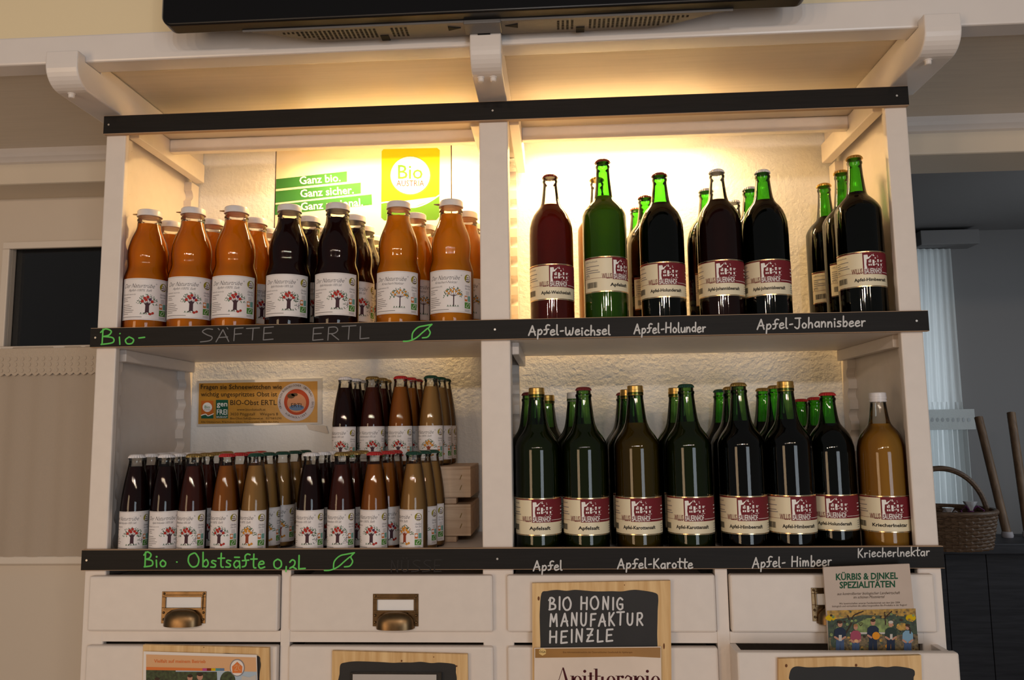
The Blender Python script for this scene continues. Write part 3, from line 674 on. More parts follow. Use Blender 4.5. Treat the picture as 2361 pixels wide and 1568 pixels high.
part(b, 'printed_picture', po, fix=False)
# laminated notice
yn = WY - 0.004
OCHRE = mat('ochre_print', (0.50, 0.24, 0.02), 0.35, var=0.12, scale=60); DKBR = ink('dark_brown_print', (0.035, 0.018, 0.008)); ORNG = ink('orange_print', (0.55, 0.14, 0.02)); DGRN = ink('dark_green_print', (0.01, 0.10, 0.06)); BLUEI = ink('blue_print', (0.12, 0.20, 0.35)); LIL = ink('pale_lilac_print', (0.55, 0.50, 0.52)); BRICK = ink('brick_red_print', (0.42, 0.06, 0.02))
FILM = mat('laminating_film', (0.62, 0.60, 0.58), 0.15, coat=0.8, bump=0.05, scale=12)
nt_ = thing('laminated_notice', 'ochre laminated notice with a round red emblem, taped to the wall on the lower shelf', 'sign', (at(598, 980, yn).x, yn, at(598, 980, yn).z))
c = [at(a, q, yn) for a, q in ((455, 878), (742, 872), (742, 978), (454, 984))]
b = MB(); b.add([tuple(v) for v in c] + [(v.x, yn + 0.0035, v.z) for v in c], [(0, 1, 2, 3), (7, 6, 5, 4), (0, 4, 5, 1), (1, 5, 6, 2), (2, 6, 7, 3), (3, 7, 4, 0)], FILM)
p = px_print(b, yn, 0.0003)
p.poly([(459, 884), (732, 879), (732, 974), (457, 978)], OCHRE, 1)
p.text('Fragen sie Schneewittchen wie', 463, 897, 15, DKBR, 2, 'l', width=187, bold=0.01); p.text('wichtig ungespritztes Obst ist', 463, 914, 15, DKBR, 2, 'l', width=176, bold=0.01)
p.text('BIO-Obst ERTL', 531, 934, 17, DKBR, 2, 'l', width=107, bold=0.006)
p.text('www.bioobstsaft.at', 546, 947, 8, DKBR, 2, 'l', width=66); p.text('3650 Pöggstall    Weigers 8', 531, 958, 9.5, DKBR, 2, 'l', width=110)
p.text('Bio-Obst-Saft@utanet.at   02758/5290', 531, 967, 7, DKBR, 2, 'l', width=118); p.text('Alle Obstsorten, Frischobst, Likör, Trockenobst, 100% Bio-Säfte', 463, 975, 6, DKBR, 2, 'l', width=180)
p.rect(464, 965, 492, 924, ORNG, 2); p.rect(464, 965, 492, 957, DGRN, 3); p.stroke([(464, 958), (474, 955), (480, 959), (492, 954)], 2, WHITEI, 4); p.disc(478, 939, 11, 11, WHITEI, 3); p.text('Bio', 478, 942, 10, LIGHTG, 4); p.text('AUSTRIA', 478, 946.5, 4, RED, 4)
p.rect(498, 965, 526, 922, DGRN, 2); p.text('gen', 512, 937, 17, WHITEI, 3, width=24, bold=0.012); p.text('FREI', 512, 956, 17, WHITEI, 3, width=24, bold=0.012); p.text('ERZEUGT', 512, 963.5, 6, WHITEI, 3, width=25)
p.disc(683, 927, 43, 44, LIL, 3, 36); p.disc(684, 927, 29, 30, BRICK, 4, 36); p.disc(684, 929, 22, 22, ink('pale_orange_print', (0.55, 0.26, 0.14)), 5, 24); p.disc(684, 940, 17, 7, BLUEI, 6, 20)
p.text('ERTL', 685, 939, 13, DKBR, 7, bold=0.004); p.disc(671, 913, 9, 6, ink('dusky_tree_print', (0.10, 0.06, 0.03)), 6, 9); p.disc(679, 910, 8, 4, ink('dusky_tree_print', (0.10, 0.06, 0.03)), 6, 8)
for s, a0, a1 in (('ORGANISCH-BIOLOGISCHER', -200, -75), ('OBSTBAU · ERTL', -60, 20), ('KONTROLLIERT', 130, 50)):
    for k, ch in enumerate(s):
        a = math.radians(a0 + (a1 - a0) * k / (len(s) - 1)); up = a1 > a0
        p.text(ch, 683 + 36 * math.cos(a) * (1 if up else 1.03), 927 + 36.5 * math.sin(a) * (1 if up else 1.03), 6.5, DKBR, 4, 'c', rot=-(a + PI / 2) if up else -(a - PI / 2))
part(b, 'laminated_sheet', nt_, fix=False)
b = MB(); q = [at(a, z, yn - 0.0004) for a, z in ((706, 978), (752, 982), (757, 1000), (712, 990))]
TAPE = mat('clear_tape', (0.60, 0.55, 0.50), 0.25); b.add([tuple(v) for v in q] + [(v.x, v.y + 0.0006, v.z) for v in q], [(0, 1, 2, 3), (7, 6, 5, 4)], TAPE); part(b, 'tape', nt_, fix=False)
# ---------------------------------------------------------------- wooden signs and leaflets on the drawers
PAINTB = mat('black_chalk_paint', (0.014, 0.013, 0.013), 0.6, var=0.2, scale=20)
def wavy(x0, y0, x1, y1, r, seed, amp=2.0, open_bottom=False):
    rnd = random.Random(seed); pts = []
    def seg(a, b, n):
        for k in range(n): pts.append((a[0] + (b[0] - a[0]) * k / n + rnd.uniform(-amp, amp), a[1] + (b[1] - a[1]) * k / n + rnd.uniform(-amp, amp)))
    seg((x0, y1 - r), (x0, y0 + r), 9); pts += [(x0 + r * .25, y0 + r * .35)]; seg((x0 + r, y0), (x1 - r, y0), 11); pts += [(x1 - r * .25, y0 + r * .3)]; seg((x1, y0 + r), (x1, y1 - r), 9)
    seg((x1 - r, y1), (x0 + r, y1), 9); return smooth_path(pts + [pts[0]], 4)[:-1]
def wooden_sign(q, y, t, label, blob, seed, knots, letters=None, depth=0.008):
    """q: px corners of the plywood (top left, top right, bottom right, bottom left)"""
    c = [at(a, z, y) for a, z in q]
    o = thing('plywood_sign', label, 'sign', ((c[2].x + c[3].x) / 2, y, c[2].z))
    b = MB(); b.add([tuple(v) for v in c] + [(v.x, y + depth, v.z) for v in c], [(0, 1, 2, 3), (7, 6, 5, 4), (0, 4, 5, 1), (1, 5, 6, 2), (2, 6, 7, 3), (3, 7, 4, 0)], PINE)
    p = px_print(b, y, 0.0003)
    for kx, ky, r1, r2 in knots: p.disc(kx, ky, r1, r2, KNOT, 1, 10)
    bd = part(b, 'board', o, fix=False)
    s = MB(); p = px_print(s, y, 0.0003); p.poly(wavy(*blob, seed), PAINTB, 1); s.build('chalkboard_patch', bd, fix=False)
    for lt in letters or (): s = MB(); write(px_print(s, y, 0.0003), *lt); s.build('lettering', bd, fix=False)
    return o
CHALKB = ink('bright_chalk_marker', (0.66, 0.66, 0.67))
yh = -0.0105
wooden_sign(((1227, 1345), (1546, 1339), (1549, 1640), (1228, 1640)), yh, 0.008, 'pine sign with a black patch reading bio honig in white capitals', (1244, 1362, 1516, 1650, 18), 3, [(1242, 1380, 2.5, 5), (1531, 1490, 2, 7), (1440, 1349, 1.2, 1.2)],
    (('BIO HONIG', 1266, 1406, 1442, 1405, 28, 4.2, CHALKB, 2, 0.78), ('MANUFAKTUR', 1267, 1444, 1487, 1441, 28, 4.2, CHALKB, 2, 0.78), ('HEINZLE', 1267, 1483, 1418, 1478, 28, 4.2, CHALKB, 2, 0.78)))
wooden_sign(((330, 1487), (620, 1494), (622, 1650), (328, 1650)), -0.009, 0.008, 'pine sign behind the orange leaflet, under the first brass pull from the cream door', (346, 1508, 600, 1640, 16), 8, [(470, 1493, 1.2, 1.2)])
wooden_sign(((766, 1501), (1078, 1509), (1080, 1650), (764, 1650)), -0.009, 0.008, 'pine sign with a black patch behind a clear acrylic holder', (781, 1527, 1052, 1640, 16), 11, [(926, 1524, 2, 2.5), (1053, 1536, 2, 2), (1000, 1515, 1.3, 1.3)])
wooden_sign(((1795, 1519), (2124, 1511), (2128, 1650), (1796, 1650)), -0.071, 0.0085, 'pine sign with a bare black patch on the front of the open drawer', (1820, 1538, 2108, 1640, 16), 14, [(1813, 1535, 3, 4), (1974, 1534, 3, 3.5)])
PAPER = mat('leaflet_paper', (0.80, 0.74, 0.70), 0.45)
# orange leaflet
yl = -0.013
def sheet(name, label, cat, q, y, m, depth=0.0012):
    c = [at(a, z, y) for a, z in q]; o = thing(name, label, cat, ((c[2].x + c[3].x) / 2, y, c[2].z))
    b = MB(); b.add([tuple(v) for v in c] + [(v.x, y + depth, v.z) for v in c], [(0, 1, 2, 3), (7, 6, 5, 4), (0, 4, 5, 1), (1, 5, 6, 2), (2, 6, 7, 3), (3, 7, 4, 0)], m); return o, b
PEACH = ink('peach_print', (0.72, 0.42, 0.22)); ORB = ink('orange_band', (0.72, 0.20, 0.05)); SKYB = ink('pale_sky_print', (0.42, 0.52, 0.62)); LEAFD = mat('foliage_print', (0.035, 0.06, 0.02), 0.5, var=0.8, scale=160); SKIN = ink('printed_skin', (0.50, 0.26, 0.18)); HAIRB = ink('printed_hair', (0.05, 0.03, 0.02)); GREYP = ink('printed_grey', (0.25, 0.24, 0.27)); TEAL = ink('printed_teal', (0.08, 0.28, 0.30)); MAG = ink('printed_magenta', (0.5, 0.08, 0.25)); NAVY = ink('printed_navy', (0.02, 0.03, 0.06)); PUMP = ink('printed_pumpkin', (0.72, 0.28, 0.02)); JEAN = ink('printed_denim', (0.06, 0.10, 0.20)); PLAID = ink('printed_plaid', (0.35, 0.07, 0.12)); SHIRT = ink('printed_blue_shirt', (0.20, 0.36, 0.50)); LAWN = mat('lawn_print', (0.22, 0.30, 0.08), 0.5, var=0.6, scale=120); AUT = mat('autumn_print', (0.45, 0.26, 0.03), 0.5, var=0.7, scale=140); STONE = ink('printed_stone', (0.55, 0.52, 0.48))
o, b = sheet('leaflet', 'leaflet with an orange title band and farm picture on the pine sign', 'leaflet', ((331, 1502), (592, 1510), (596, 1660), (328, 1660)), yl, PAPER)
p = px_print(b, yl, 0.0003)
p.poly([(337, 1509), (590, 1516), (592, 1550), (337, 1540)], PEACH, 1); p.poly([(337, 1538), (468, 1541), (468, 1547), (337, 1545)], ORB, 2)
for k, m_ in enumerate((MAG, RED, YEL, TEAL, BLUEI)): p.rect(467 + k * 10, 1547, 477 + k * 10, 1541, m_, 3)
p.poly([(337, 1545), (592, 1549), (594, 1655), (336, 1655)], SKYB, 1.5); p.poly([(337, 1545), (405, 1546), (408, 1655), (336, 1655)], LEAFD, 2); p.poly([(400, 1549), (500, 1549), (505, 1655), (400, 1655)], LEAFD, 2.2); p.disc(525, 1570, 18, 22, LEAFD, 2.4)
for hx, hy, s in ((438, 1563, 6), (461, 1560, 7), (362, 1570, 6)): p.disc(hx, hy, s, s * 1.25, SKIN, 3, 14); p.disc(hx, hy - s * 0.7, s, s * 0.6, HAIRB, 4, 12); p.poly([(hx - 14, 1600), (hx - 9, hy + 8), (hx + 9, hy + 8), (hx + 14, 1600)], GREYP, 3)
p.text('Vielfalt auf meinem Betrieb', 355, 1528, 11, ORB, 3, 'l', width=119, bold=0.012, rot=-0.01)
p.disc(547, 1540, 17, 20, GREYP, 4, 28); p.disc(547, 1540, 15, 18, PAPER, 5, 28); p.poly([(535, 1537), (547, 1526), (559, 1537), (558, 1552), (536, 1552)], ORB, 6); p.stroke([(541, 1537), (547, 1533), (545, 1541), (541, 1546), (548, 1546)], 1.4, PEACH, 7); p.stroke([(552, 1533), (550, 1542), (555, 1546)], 1.4, PEACH, 7); p.poly([(558, 1558), (575, 1562), (590, 1556), (594, 1655), (540, 1655)], STONE, 3)
part(b, 'printed_sheet', o, fix=False)
# acrylic holder with a sheet
yl = -0.016
AC = glass_mat('clear_acrylic', (0.96, 0.96, 0.96), (0.8, 0.82, 0.82))
c0, c1 = at(808, 1551, yl), at(1018, 1556, yl)
o = thing('acrylic_holder', 'clear acrylic brochure holder on the pine sign between two others', 'brochure holder', ((c0.x + c1.x) / 2, yl, -0.33))
part(MB().box(c0.x, c1.x, yl - 0.002, yl, -0.33, c0.z, AC).box(c0.x, c1.x, yl + 0.005, yl + 0.0065, -0.33, c0.z, AC).box(c0.x, c0.x + 0.002, yl, yl + 0.005, -0.33, c0.z, AC).box(c1.x - 0.002, c1.x, yl, yl + 0.005, -0.33, c0.z, AC), 'holder_shell', o)
s0, s1 = at(813, 1554, yl), at(1006, 1559, yl)
sh = MB().box(s0.x, s1.x, yl + 0.001, yl + 0.003, -0.328, s0.z - 0.001, PAPER).build('paper_sheet'); tag(sh, 'blank white sheet inside the clear acrylic holder', 'paper')
# honey leaflet
yl = -0.015
o, b = sheet('leaflet', 'cream leaflet with a golden band and large dark serif title on the honey sign', 'leaflet', ((1232, 1494), (1524, 1491), (1526, 1660), (1232, 1660)), yl, mat('cream_leaflet_paper', (0.78, 0.66, 0.56), 0.4, var=0.08, scale=12))
p = px_print(b, yl, 0.0003); GOLD = mat('golden_print', (0.40, 0.20, 0.05), 0.35, var=0.25, scale=8); WINE = ink('dark_wine_print', (0.07, 0.008, 0.012))
p.poly([(1234, 1496), (1523, 1493), (1523, 1517), (1460, 1514), (1234, 1517)], GOLD, 1)
p.poly([(1251 + 9 * math.cos(PI / 6 + k * PI / 3), 1503 + 9 * math.sin(PI / 6 + k * PI / 3)) for k in range(6)], ink('pale_gold_print', (0.78, 0.55, 0.22)), 2); p.text('ÖGA', 1251, 1505.5, 6.5, DKBR, 3, bold=0.01)
p.text('Eine Informationsbroschüre der Österreichischen Gesellschaft für Apitherapie', 1298, 1506, 6, ink('brown_print', (0.16, 0.07, 0.02)), 2, 'l', width=160)
def serif(p, x, base, h, m, l=2):
    xh = h * 0.62; T = h * 0.13; t = h * 0.028; F_ = lambda a, b_, c, d_: p.rect(a, base - b_, c, base - d_, m, l)
    def stem(x, z0, z1, foot=True, head=False):
        F_(x, z0, x + T, z1)
        if foot: F_(x - T * .6, z0, x + T * 1.6, z0 + t)
        if head: F_(x - T * .6, z1 - t, x + T, z1)
    def bowl(cx, z0, z1, w, side=0):
        n = 26; vs = []; fs = []
        for k in range(n):
            a = 2 * PI * k / n; r0 = (w - T * abs(math.cos(a)) ** 1.3 * (1 if side * math.cos(a) <= 0 or side == 0 else 0.25)) if True else w
            ro = (w * math.cos(a), (z1 - z0) / 2 * math.sin(a)); ri = ((w - T) * math.cos(a), ((z1 - z0) / 2 - t) * math.sin(a))
            vs += [p.P(cx + ro[0], base - (z0 + z1) / 2 - ro[1], l * p.step), p.P(cx + ri[0], base - (z0 + z1) / 2 - ri[1], l * p.step)]
            j = 2 * ((k + 1) % n); fs.append((2 * k, 2 * k + 1, j + 1, j))
        p.mb.add(vs, fs, m)
    w = h * 0.25
    # A
    p.poly([(x + h * .36, base - h * 1.06), (x + h * .36 + T * 1.1, base), (x + h * .36 + T * 2.4, base), (x + h * .44, base - h * 1.06)][0:1] + [(x + h * .44, base - h * 1.06), (x + h * .78, base), (x + h * .78 - T * 1.3, base)], m, l)
    p.poly([(x + h * .36, base - h * 1.0), (x + h * .39, base - h * 1.0), (x + h * .06, base), (x + h * .03, base)], m, l)
    F_(x + h * .16, h * .34, x + h * .55, h * .34 + t); F_(x - h * .04, 0, x + h * .18, t); x += h * .86
    stem(x, -h * .3, xh, True, True); bowl(x + T + w * .75, 0, xh, w); x += h * .64
    stem(x, 0, xh, True, True); p.disc(x + T / 2, base - h * .86, T * .62, T * .62, m, l, 14); x += h * .28
    stem(x + T * .3, h * .06, h * .8, False); F_(x - T * .4, xh - t, x + T * 2.2, xh); F_(x + T * .6, 0, x + T * 2, t * 1.5); x += h * .34
    stem(x, 0, h, True, True); F_(x + T, xh - t * 1.6, x + h * .3, xh); stem(x + h * .33, 0, xh * .93); x += h * .63
    bowl(x + w * .9, 0, xh, w); F_(x + T * .5, xh * .5, x + w * 1.7, xh * .5 + t * 1.8); x += h * .55
    stem(x, 0, xh, True, True); p.disc(x + T * 2.3, base - xh * .9, T * .6, T * .6, m, l, 12); F_(x + T, xh - t * 2, x + T * 2.2, xh); x += h * .42
    stem(x + h * .26, 0, xh * .9, False); bowl(x + w * .62, 0, xh * .56, w * .8); p.stroke([(x + h * .03, base - xh * .8), (x + h * .14, base - xh), (x + h * .34, base - xh * .85)], T * .5, m, l); x += h * .5
    stem(x, -h * .3, xh, True, True); bowl(x + T + w * .75, 0, xh, w); x += h * .64
    stem(x, 0, xh, True, True); p.disc(x + T / 2, base - h * .86, T * .62, T * .62, m, l, 14); x += h * .28
    bowl(x + w * .9, 0, xh, w); F_(x + T * .5, xh * .5, x + w * 1.7, xh * .5 + t)
serif(p, 1281, 1585, 43, WINE)
part(b, 'printed_sheet', o, fix=False)
# booklet standing in the open drawer
yk = -0.0305
o, b = sheet('booklet', 'beige booklet with green capitals and a garden group picture, standing in the open drawer', 'booklet', ((1898, 1308), (2097, 1300), (2124, 1570), (1917, 1575)), yk, mat('beige_booklet_cover', (0.52, 0.42, 0.35), 0.5, var=0.04, scale=30), 0.005)
p = px_print(b, yk, 0.0003); BG = ink('bottle_green_print', (0.012, 0.085, 0.04))
p.text('KÜRBIS & DINKEL', 1999, 1336, 21, BG, 1, width=143, bold=0.03, rot=0.022); p.text('SPEZIALITÄTEN', 2000, 1355, 21, BG, 1, width=128, bold=0.03, rot=0.022)
p.text('aus kontrollierter biologischer Landwirtschaft', 2003, 1371, 9, DKBR, 1, width=145, shear=0.25, rot=0.02); p.text('im schönen Mostviertel', 2004, 1379.5, 9, DKBR, 1, width=72, shear=0.25, rot=0.02)
p.text('Wir bewirtschaften unseren Familienbetrieb seit dem Jahr 2004', 2005, 1392.5, 6, DKBR, 1, width=140, rot=0.02); p.text('biologisch und vermarkten die selbst hergestellten Bio-Produkte in der Region!', 2005, 1398.5, 6, DKBR, 1, width=172, rot=0.02)
p.poly([(1907, 1408), (2111, 1403), (2121, 1548), (1914, 1552)], LEAFD, 1); p.poly([(1907, 1408), (2111, 1403), (2112, 1422), (1990, 1418), (1950, 1425), (1908, 1430)], AUT, 1.4)
p.poly([(1970, 1440), (2000, 1425), (2046, 1428), (2060, 1450), (2050, 1462), (1975, 1462)], LAWN, 2); p.poly([(1912, 1470), (2116, 1462), (2121, 1548), (1914, 1552)], mat('bed_print', (0.16, 0.11, 0.04), 0.5, var=0.8, scale=200), 2); p.rect(1960, 1462, 2060, 1458, STONE, 2.4)
for q in ([(1950, 1460), (1962, 1440), (1968, 1420), (1990, 1410)], [(1963, 1440), (1955, 1420)], [(2042, 1440), (2040, 1412)], [(2040, 1425), (2056, 1410)]): p.stroke(q, 3, HAIRB, 2.6)
for q, m_ in (((1915, 1425, 12, 7), YEL), ((2100, 1425, 12, 8), YEL), ((2090, 1412, 10, 5), AUT), ((2060, 1425, 14, 9), LEAFD), ((1935, 1445, 14, 10), LEAFD), ((2080, 1445, 14, 9), AUT), ((1925, 1480, 10, 14), LEAFD), ((2050, 1490, 9, 6), PUMP)): p.disc(*q, m_, 2.8, 11)
rnd_ = random.Random(21)
for k in range(150):
    qx, qy = rnd_.uniform(1916, 2108), rnd_.uniform(1410, 1540)
    if 1975 < qx < 2050 and 1430 < qy < 1460: continue
    a_ = rnd_.uniform(1.5, 4.5); p.disc(qx, qy, a_, a_ * rnd_.uniform(.6, 1.1), rnd_.choice((LEAFD, LEAFD, AUT, LAWN, HAIRB, mat('bed_print', (0.16, 0.11, 0.04)))), 2.9 + 0.004 * k, 7)
p.stroke([(1984, 1443), (1980, 1437), (1984, 1435), (1985, 1438), (1987, 1435), (1990, 1437), (1985, 1443)], 1.4, HAIRB, 3.7, sm=False)
for hx, hy, s, m_, m2, hair in ((1937, 1439, 5.5, NAVY, JEAN, HAIRB), (1973, 1446, 5, PLAID, JEAN, ink('printed_fair_hair', (0.35, 0.18, 0.08))), (2013, 1435, 5.5, NAVY, NAVY, HAIRB), (2054, 1439, 5.5, ink('printed_dark_green', (0.03, 0.05, 0.04)), NAVY, STONE), (2093, 1446, 5, SHIRT, JEAN, HAIRB)):
    k = s / 5.5
    p.poly([(hx - 14 * k, hy + 32), (hx - 13 * k, hy + 14), (hx - 6 * k, hy + 8), (hx + 6 * k, hy + 8), (hx + 13 * k, hy + 14), (hx + 14 * k, hy + 32), (hx + 9 * k, hy + 36), (hx - 9 * k, hy + 36)], m_, 4)
    p.poly([(hx - 9 * k, hy + 34), (hx + 9 * k, hy + 34), (hx + 10 * k, hy + 66), (hx + 1, hy + 66), (hx, hy + 42), (hx - 1, hy + 66), (hx - 10 * k, hy + 66)], m2, 3.6)
    p.disc(hx, hy, s, s * 1.3, SKIN, 5, 14); p.disc(hx, hy - s * .8, s * 1.05, s * .65, hair, 6, 12)
    for sx in (-1, 1): p.stroke([(hx + sx * 12 * k, hy + 30), (hx + sx * 4, hy + 35)], 4.5, SKIN, 5, sm=False)
p.stroke([(2093, 1440), (2098, 1450), (2099, 1460)], 3, HAIRB, 6); p.disc(2020, 1466, 9, 9, PUMP, 7, 16); p.rect(1934, 1478, 1941, 1464, STONE, 7); p.rect(2052, 1474, 2058, 1462, STONE, 7); p.disc(1974, 1478, 5, 4, PEACH, 7, 10)
part(b, 'printed_cover', o, fix=False)
# ---------------------------------------------------------------- bottles
G_CLEAR = glass_mat('clear_bottle_glass', (0.985, 0.99, 0.98), (0.55, 0.58, 0.50)); G_GREEN = glass_mat('green_bottle_glass', (0.21, 0.62, 0.10), (0.015, 0.10, 0.01))
G_DARKG = glass_mat('deep_green_bottle_glass', (0.30, 0.50, 0.20), (0.03, 0.09, 0.025))
L_ORANGE = liquid_mat('cloudy_orange_juice', (1.0, 0.27, 0.005), 0.42, (1.0, 0.52, 0.02)); L_DARK = liquid_mat('dark_elder_juice', (0.022, 0.005, 0.004), 0.3, (0.10, 0.01, 0.006))
L_PEACH = liquid_mat('cloudy_amber_juice', (1.0, 0.32, 0.008), 0.42, (1.0, 0.57, 0.03)); L_CHERRY = liquid_mat('red_brown_juice', (0.10, 0.012, 0.006), 0.45, (0.50, 0.05, 0.02))
L_APPLE = liquid_mat('cloudy_apple_juice', (1.0, 0.50, 0.05), 0.6, (1.0, 0.62, 0.12)); L_BLACK = liquid_mat('black_currant_juice', (0.010, 0.004, 0.004), 0.2, (0.05, 0.008, 0.006))
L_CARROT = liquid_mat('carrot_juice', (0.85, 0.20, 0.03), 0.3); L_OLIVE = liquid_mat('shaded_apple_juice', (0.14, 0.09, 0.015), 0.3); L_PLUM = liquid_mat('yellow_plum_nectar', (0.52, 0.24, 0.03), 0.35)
L_S_ORANGE = liquid_mat('small_orange_juice', (0.42, 0.13, 0.02), 0.35); L_S_AMBER = liquid_mat('small_amber_juice', (0.50, 0.26, 0.08), 0.35); L_S_RED = liquid_mat('small_red_brown_juice', (0.085, 0.018, 0.010), 0.3)
C_WHITE = mat('white_cap_lacquer', (0.72, 0.70, 0.72), 0.3); C_GOLD = mat('gold_cap_lacquer', (0.62, 0.40, 0.12), 0.28, metal=0.9); C_RED = mat('red_cap_lacquer', (0.42, 0.02, 0.02), 0.25, coat=0.4); C_DRED = mat('dark_red_cap_lacquer', (0.16, 0.015, 0.015), 0.25, coat=0.4)
C_GREEN = mat('dark_green_cap_lacquer', (0.006, 0.05, 0.03), 0.22, coat=0.5); C_BRASS = mat('dull_gold_cap_lacquer', (0.42, 0.29, 0.10), 0.35, metal=0.85)
PAPERL = mat('juice_label_paper', (0.80, 0.76, 0.76), 0.45); CREAML = mat('cream_label_paper', (0.80, 0.72, 0.52), 0.4); BURG = ink('burgundy_print', (0.17, 0.016, 0.024)); GOLDL = mat('gold_foil_line', (0.75, 0.52, 0.28), 0.2, metal=1.0)
SCRIPT = ink('grey_script_print', (0.10, 0.09, 0.10)); SMALLT = ink('fine_grey_print', (0.24, 0.22, 0.22)); TRUNK = ink('tree_trunk_print', (0.06, 0.025, 0.035)); LEAFP = ink('tree_leaf_print', (0.03, 0.12, 0.04)); APPLE = ink('apple_print', (0.42, 0.03, 0.02)); PEAR = ink('pear_print', (0.62, 0.26, 0.03)); PLUMV = ink('dark_fruit_print', (0.10, 0.02, 0.08)); SEAL = ink('olive_seal_print', (0.38, 0.33, 0.02)); ORSQ = ink('orange_square_print', (0.55, 0.18, 0.05)); GRSQ = ink('green_square_print', (0.08, 0.24, 0.04)); TEALSQ = ink('teal_square_print', (0.15, 0.34, 0.30)); TRUNKR = ink('red_trunk_print', (0.28, 0.05, 0.02)); BLK = ink('black_print', (0.012, 0.010, 0.010))
TABM = ink('tan_tear_tab', (0.42, 0.27, 0.13))
# outlines: (radius, height) from the foot up
P_JUICE = [(0.030, 0.0), (0.043, 0.001), (0.0464, 0.004), (0.0472, 0.010), (0.0472, 0.128), (0.0464, 0.134), (0.0447, 0.141), (0.0418, 0.150), (0.0404, 0.157), (0.0405, 0.163), (0.0413, 0.172), (0.0418, 0.182), (0.0414, 0.192), (0.0400, 0.202), (0.0375, 0.212), (0.0340, 0.222), (0.0300, 0.232), (0.0268, 0.240), (0.0250, 0.248), (0.0244, 0.256), (0.0240, 0.2585), (0.0236, 0.2600), (0.0252, 0.2615), (0.0252, 0.2640), (0.0234, 0.2655), (0.0232, 0.282)]
P_TALL = [(0.030, 0.0), (0.044, 0.001), (0.0465, 0.004), (0.0465, 0.012), (0.0465, 0.221), (0.0462, 0.232), (0.0462, 0.241), (0.0442, 0.248), (0.0405, 0.255), (0.0345, 0.263), (0.0270, 0.271), (0.0222, 0.276), (0.0200, 0.281), (0.0188, 0.288), (0.0172, 0.303), (0.0152, 0.322), (0.0142, 0.340), (0.0141, 0.346), (0.0153, 0.348), (0.0153, 0.352), (0.0138, 0.354), (0.0136, 0.362)]
P_ROUND = [(0.030, 0.0), (0.044, 0.001), (0.0465, 0.004), (0.0465, 0.012), (0.0465, 0.185), (0.0463, 0.202), (0.0455, 0.217), (0.0424, 0.231), (0.0378, 0.243), (0.0318, 0.2525), (0.0262, 0.259), (0.0222, 0.265), (0.0198, 0.272), (0.0178, 0.284), (0.0160, 0.300), (0.0150, 0.310), (0.0148, 0.315), (0.0160, 0.317), (0.0160, 0.321), (0.0144, 0.323), (0.0142, 0.330)]
P_NECK = [(0.030, 0.0), (0.044, 0.001), (0.0466, 0.004), (0.0465, 0.014), (0.0465, 0.050), (0.0465, 0.110), (0.0465, 0.192), (0.0465, 0.205), (0.0464, 0.217), (0.0430, 0.227), (0.0378, 0.236), (0.0318, 0.244), (0.0268, 0.252), (0.0232, 0.261), (0.0212, 0.270), (0.0196, 0.281), (0.0178, 0.298), (0.0162, 0.312), (0.0158, 0.318), (0.0170, 0.320), (0.0170, 0.324), (0.0152, 0.326), (0.0150, 0.336)]
P_SMALL = [(0.018, 0.0), (0.0260, 0.001), (0.0278, 0.004), (0.0285, 0.010), (0.0285, 0.097), (0.0278, 0.106), (0.0262, 0.123), (0.0232, 0.145), (0.0200, 0.164), (0.0170, 0.180), (0.0156, 0.188), (0.0150, 0.192), (0.0150, 0.196), (0.0160, 0.1975), (0.0160, 0.2000), (0.0142, 0.2015), (0.0140, 0.204)]
PROF = {'juice': P_JUICE, 'tall': P_TALL, 'round': P_ROUND, 'round_low': P_ROUND, 'neck': P_NECK, 'small': P_SMALL}
HT = {k: v[-1][1] + 0.002 for k, v in PROF.items()}
FILL = {'juice': 0.2535, 'tall': 0.2835, 'round': 0.2665, 'round_low': 0.2665, 'neck': 0.262, 'small': 0.182}
def radius(prof, z):
    for (r0, z0), (r1, z1) in zip(prof, prof[1:]):
        if z0 <= z <= z1 and z1 > z0: return r0 + (r1 - r0) * (z - z0) / (z1 - z0)
    return prof[-1][0]
def crown(m, z, b=None):
    b = b or MB(); n = 21; R0 = 0.0143
    prof = [(R0 + 0.0022, z - 0.0058), (R0 + 0.0016, z - 0.0038), (R0 + 0.0008, z - 0.0015), (R0 - 0.0004, z + 0.0004), (R0 - 0.0022, z + 0.0014), (R0 - 0.006, z + 0.0019), (0.0, z + 0.0020)]
    return b.lathe(prof, m, 84, fn=lambda r, zz, k: r + (0.0009 * math.cos(2 * PI * k * n / 84) if zz < z - 0.003 else (0.0005 * math.cos(2 * PI * k * n / 84) if zz < z else 0)))
def screwcap(m, z, r=0.0162, h=0.020):
    b = MB(); prof = [(r + .0006, z - h), (r + .0008, z - h + .003), (r, z - h + .0036), (r, z - h + .0056), (r + .0007, z - h + .0062), (r + .0007, z - 0.009), (r, z - 0.0084), (r, z - 0.0015), (r - .0012, z), (0, z + 0.0002)]
    return b.lathe(prof, m, 60, fn=lambda rr, zz, k: rr + (0.00022 if (k % 2 and z - 0.012 < zz < z - 0.001) else 0))
def twist(m, z):
    return MB().lathe([(0.0258, z - 0.0145), (0.0264, z - 0.0140), (0.0264, z - 0.0125), (0.0256, z - 0.012), (0.0256, z - 0.003), (0.0248, z - 0.001), (0.0236, z), (0.021, z - 0.0004), (0.019, z - 0.0012), (0.0, z - 0.0012)], m, 48)
def label_print(b, R, z0):
    return Print(b, lambda u, v, d: ((R + d) * math.sin(u / R), -(R + d) * math.cos(u / R), z0 + v), 0.00012)
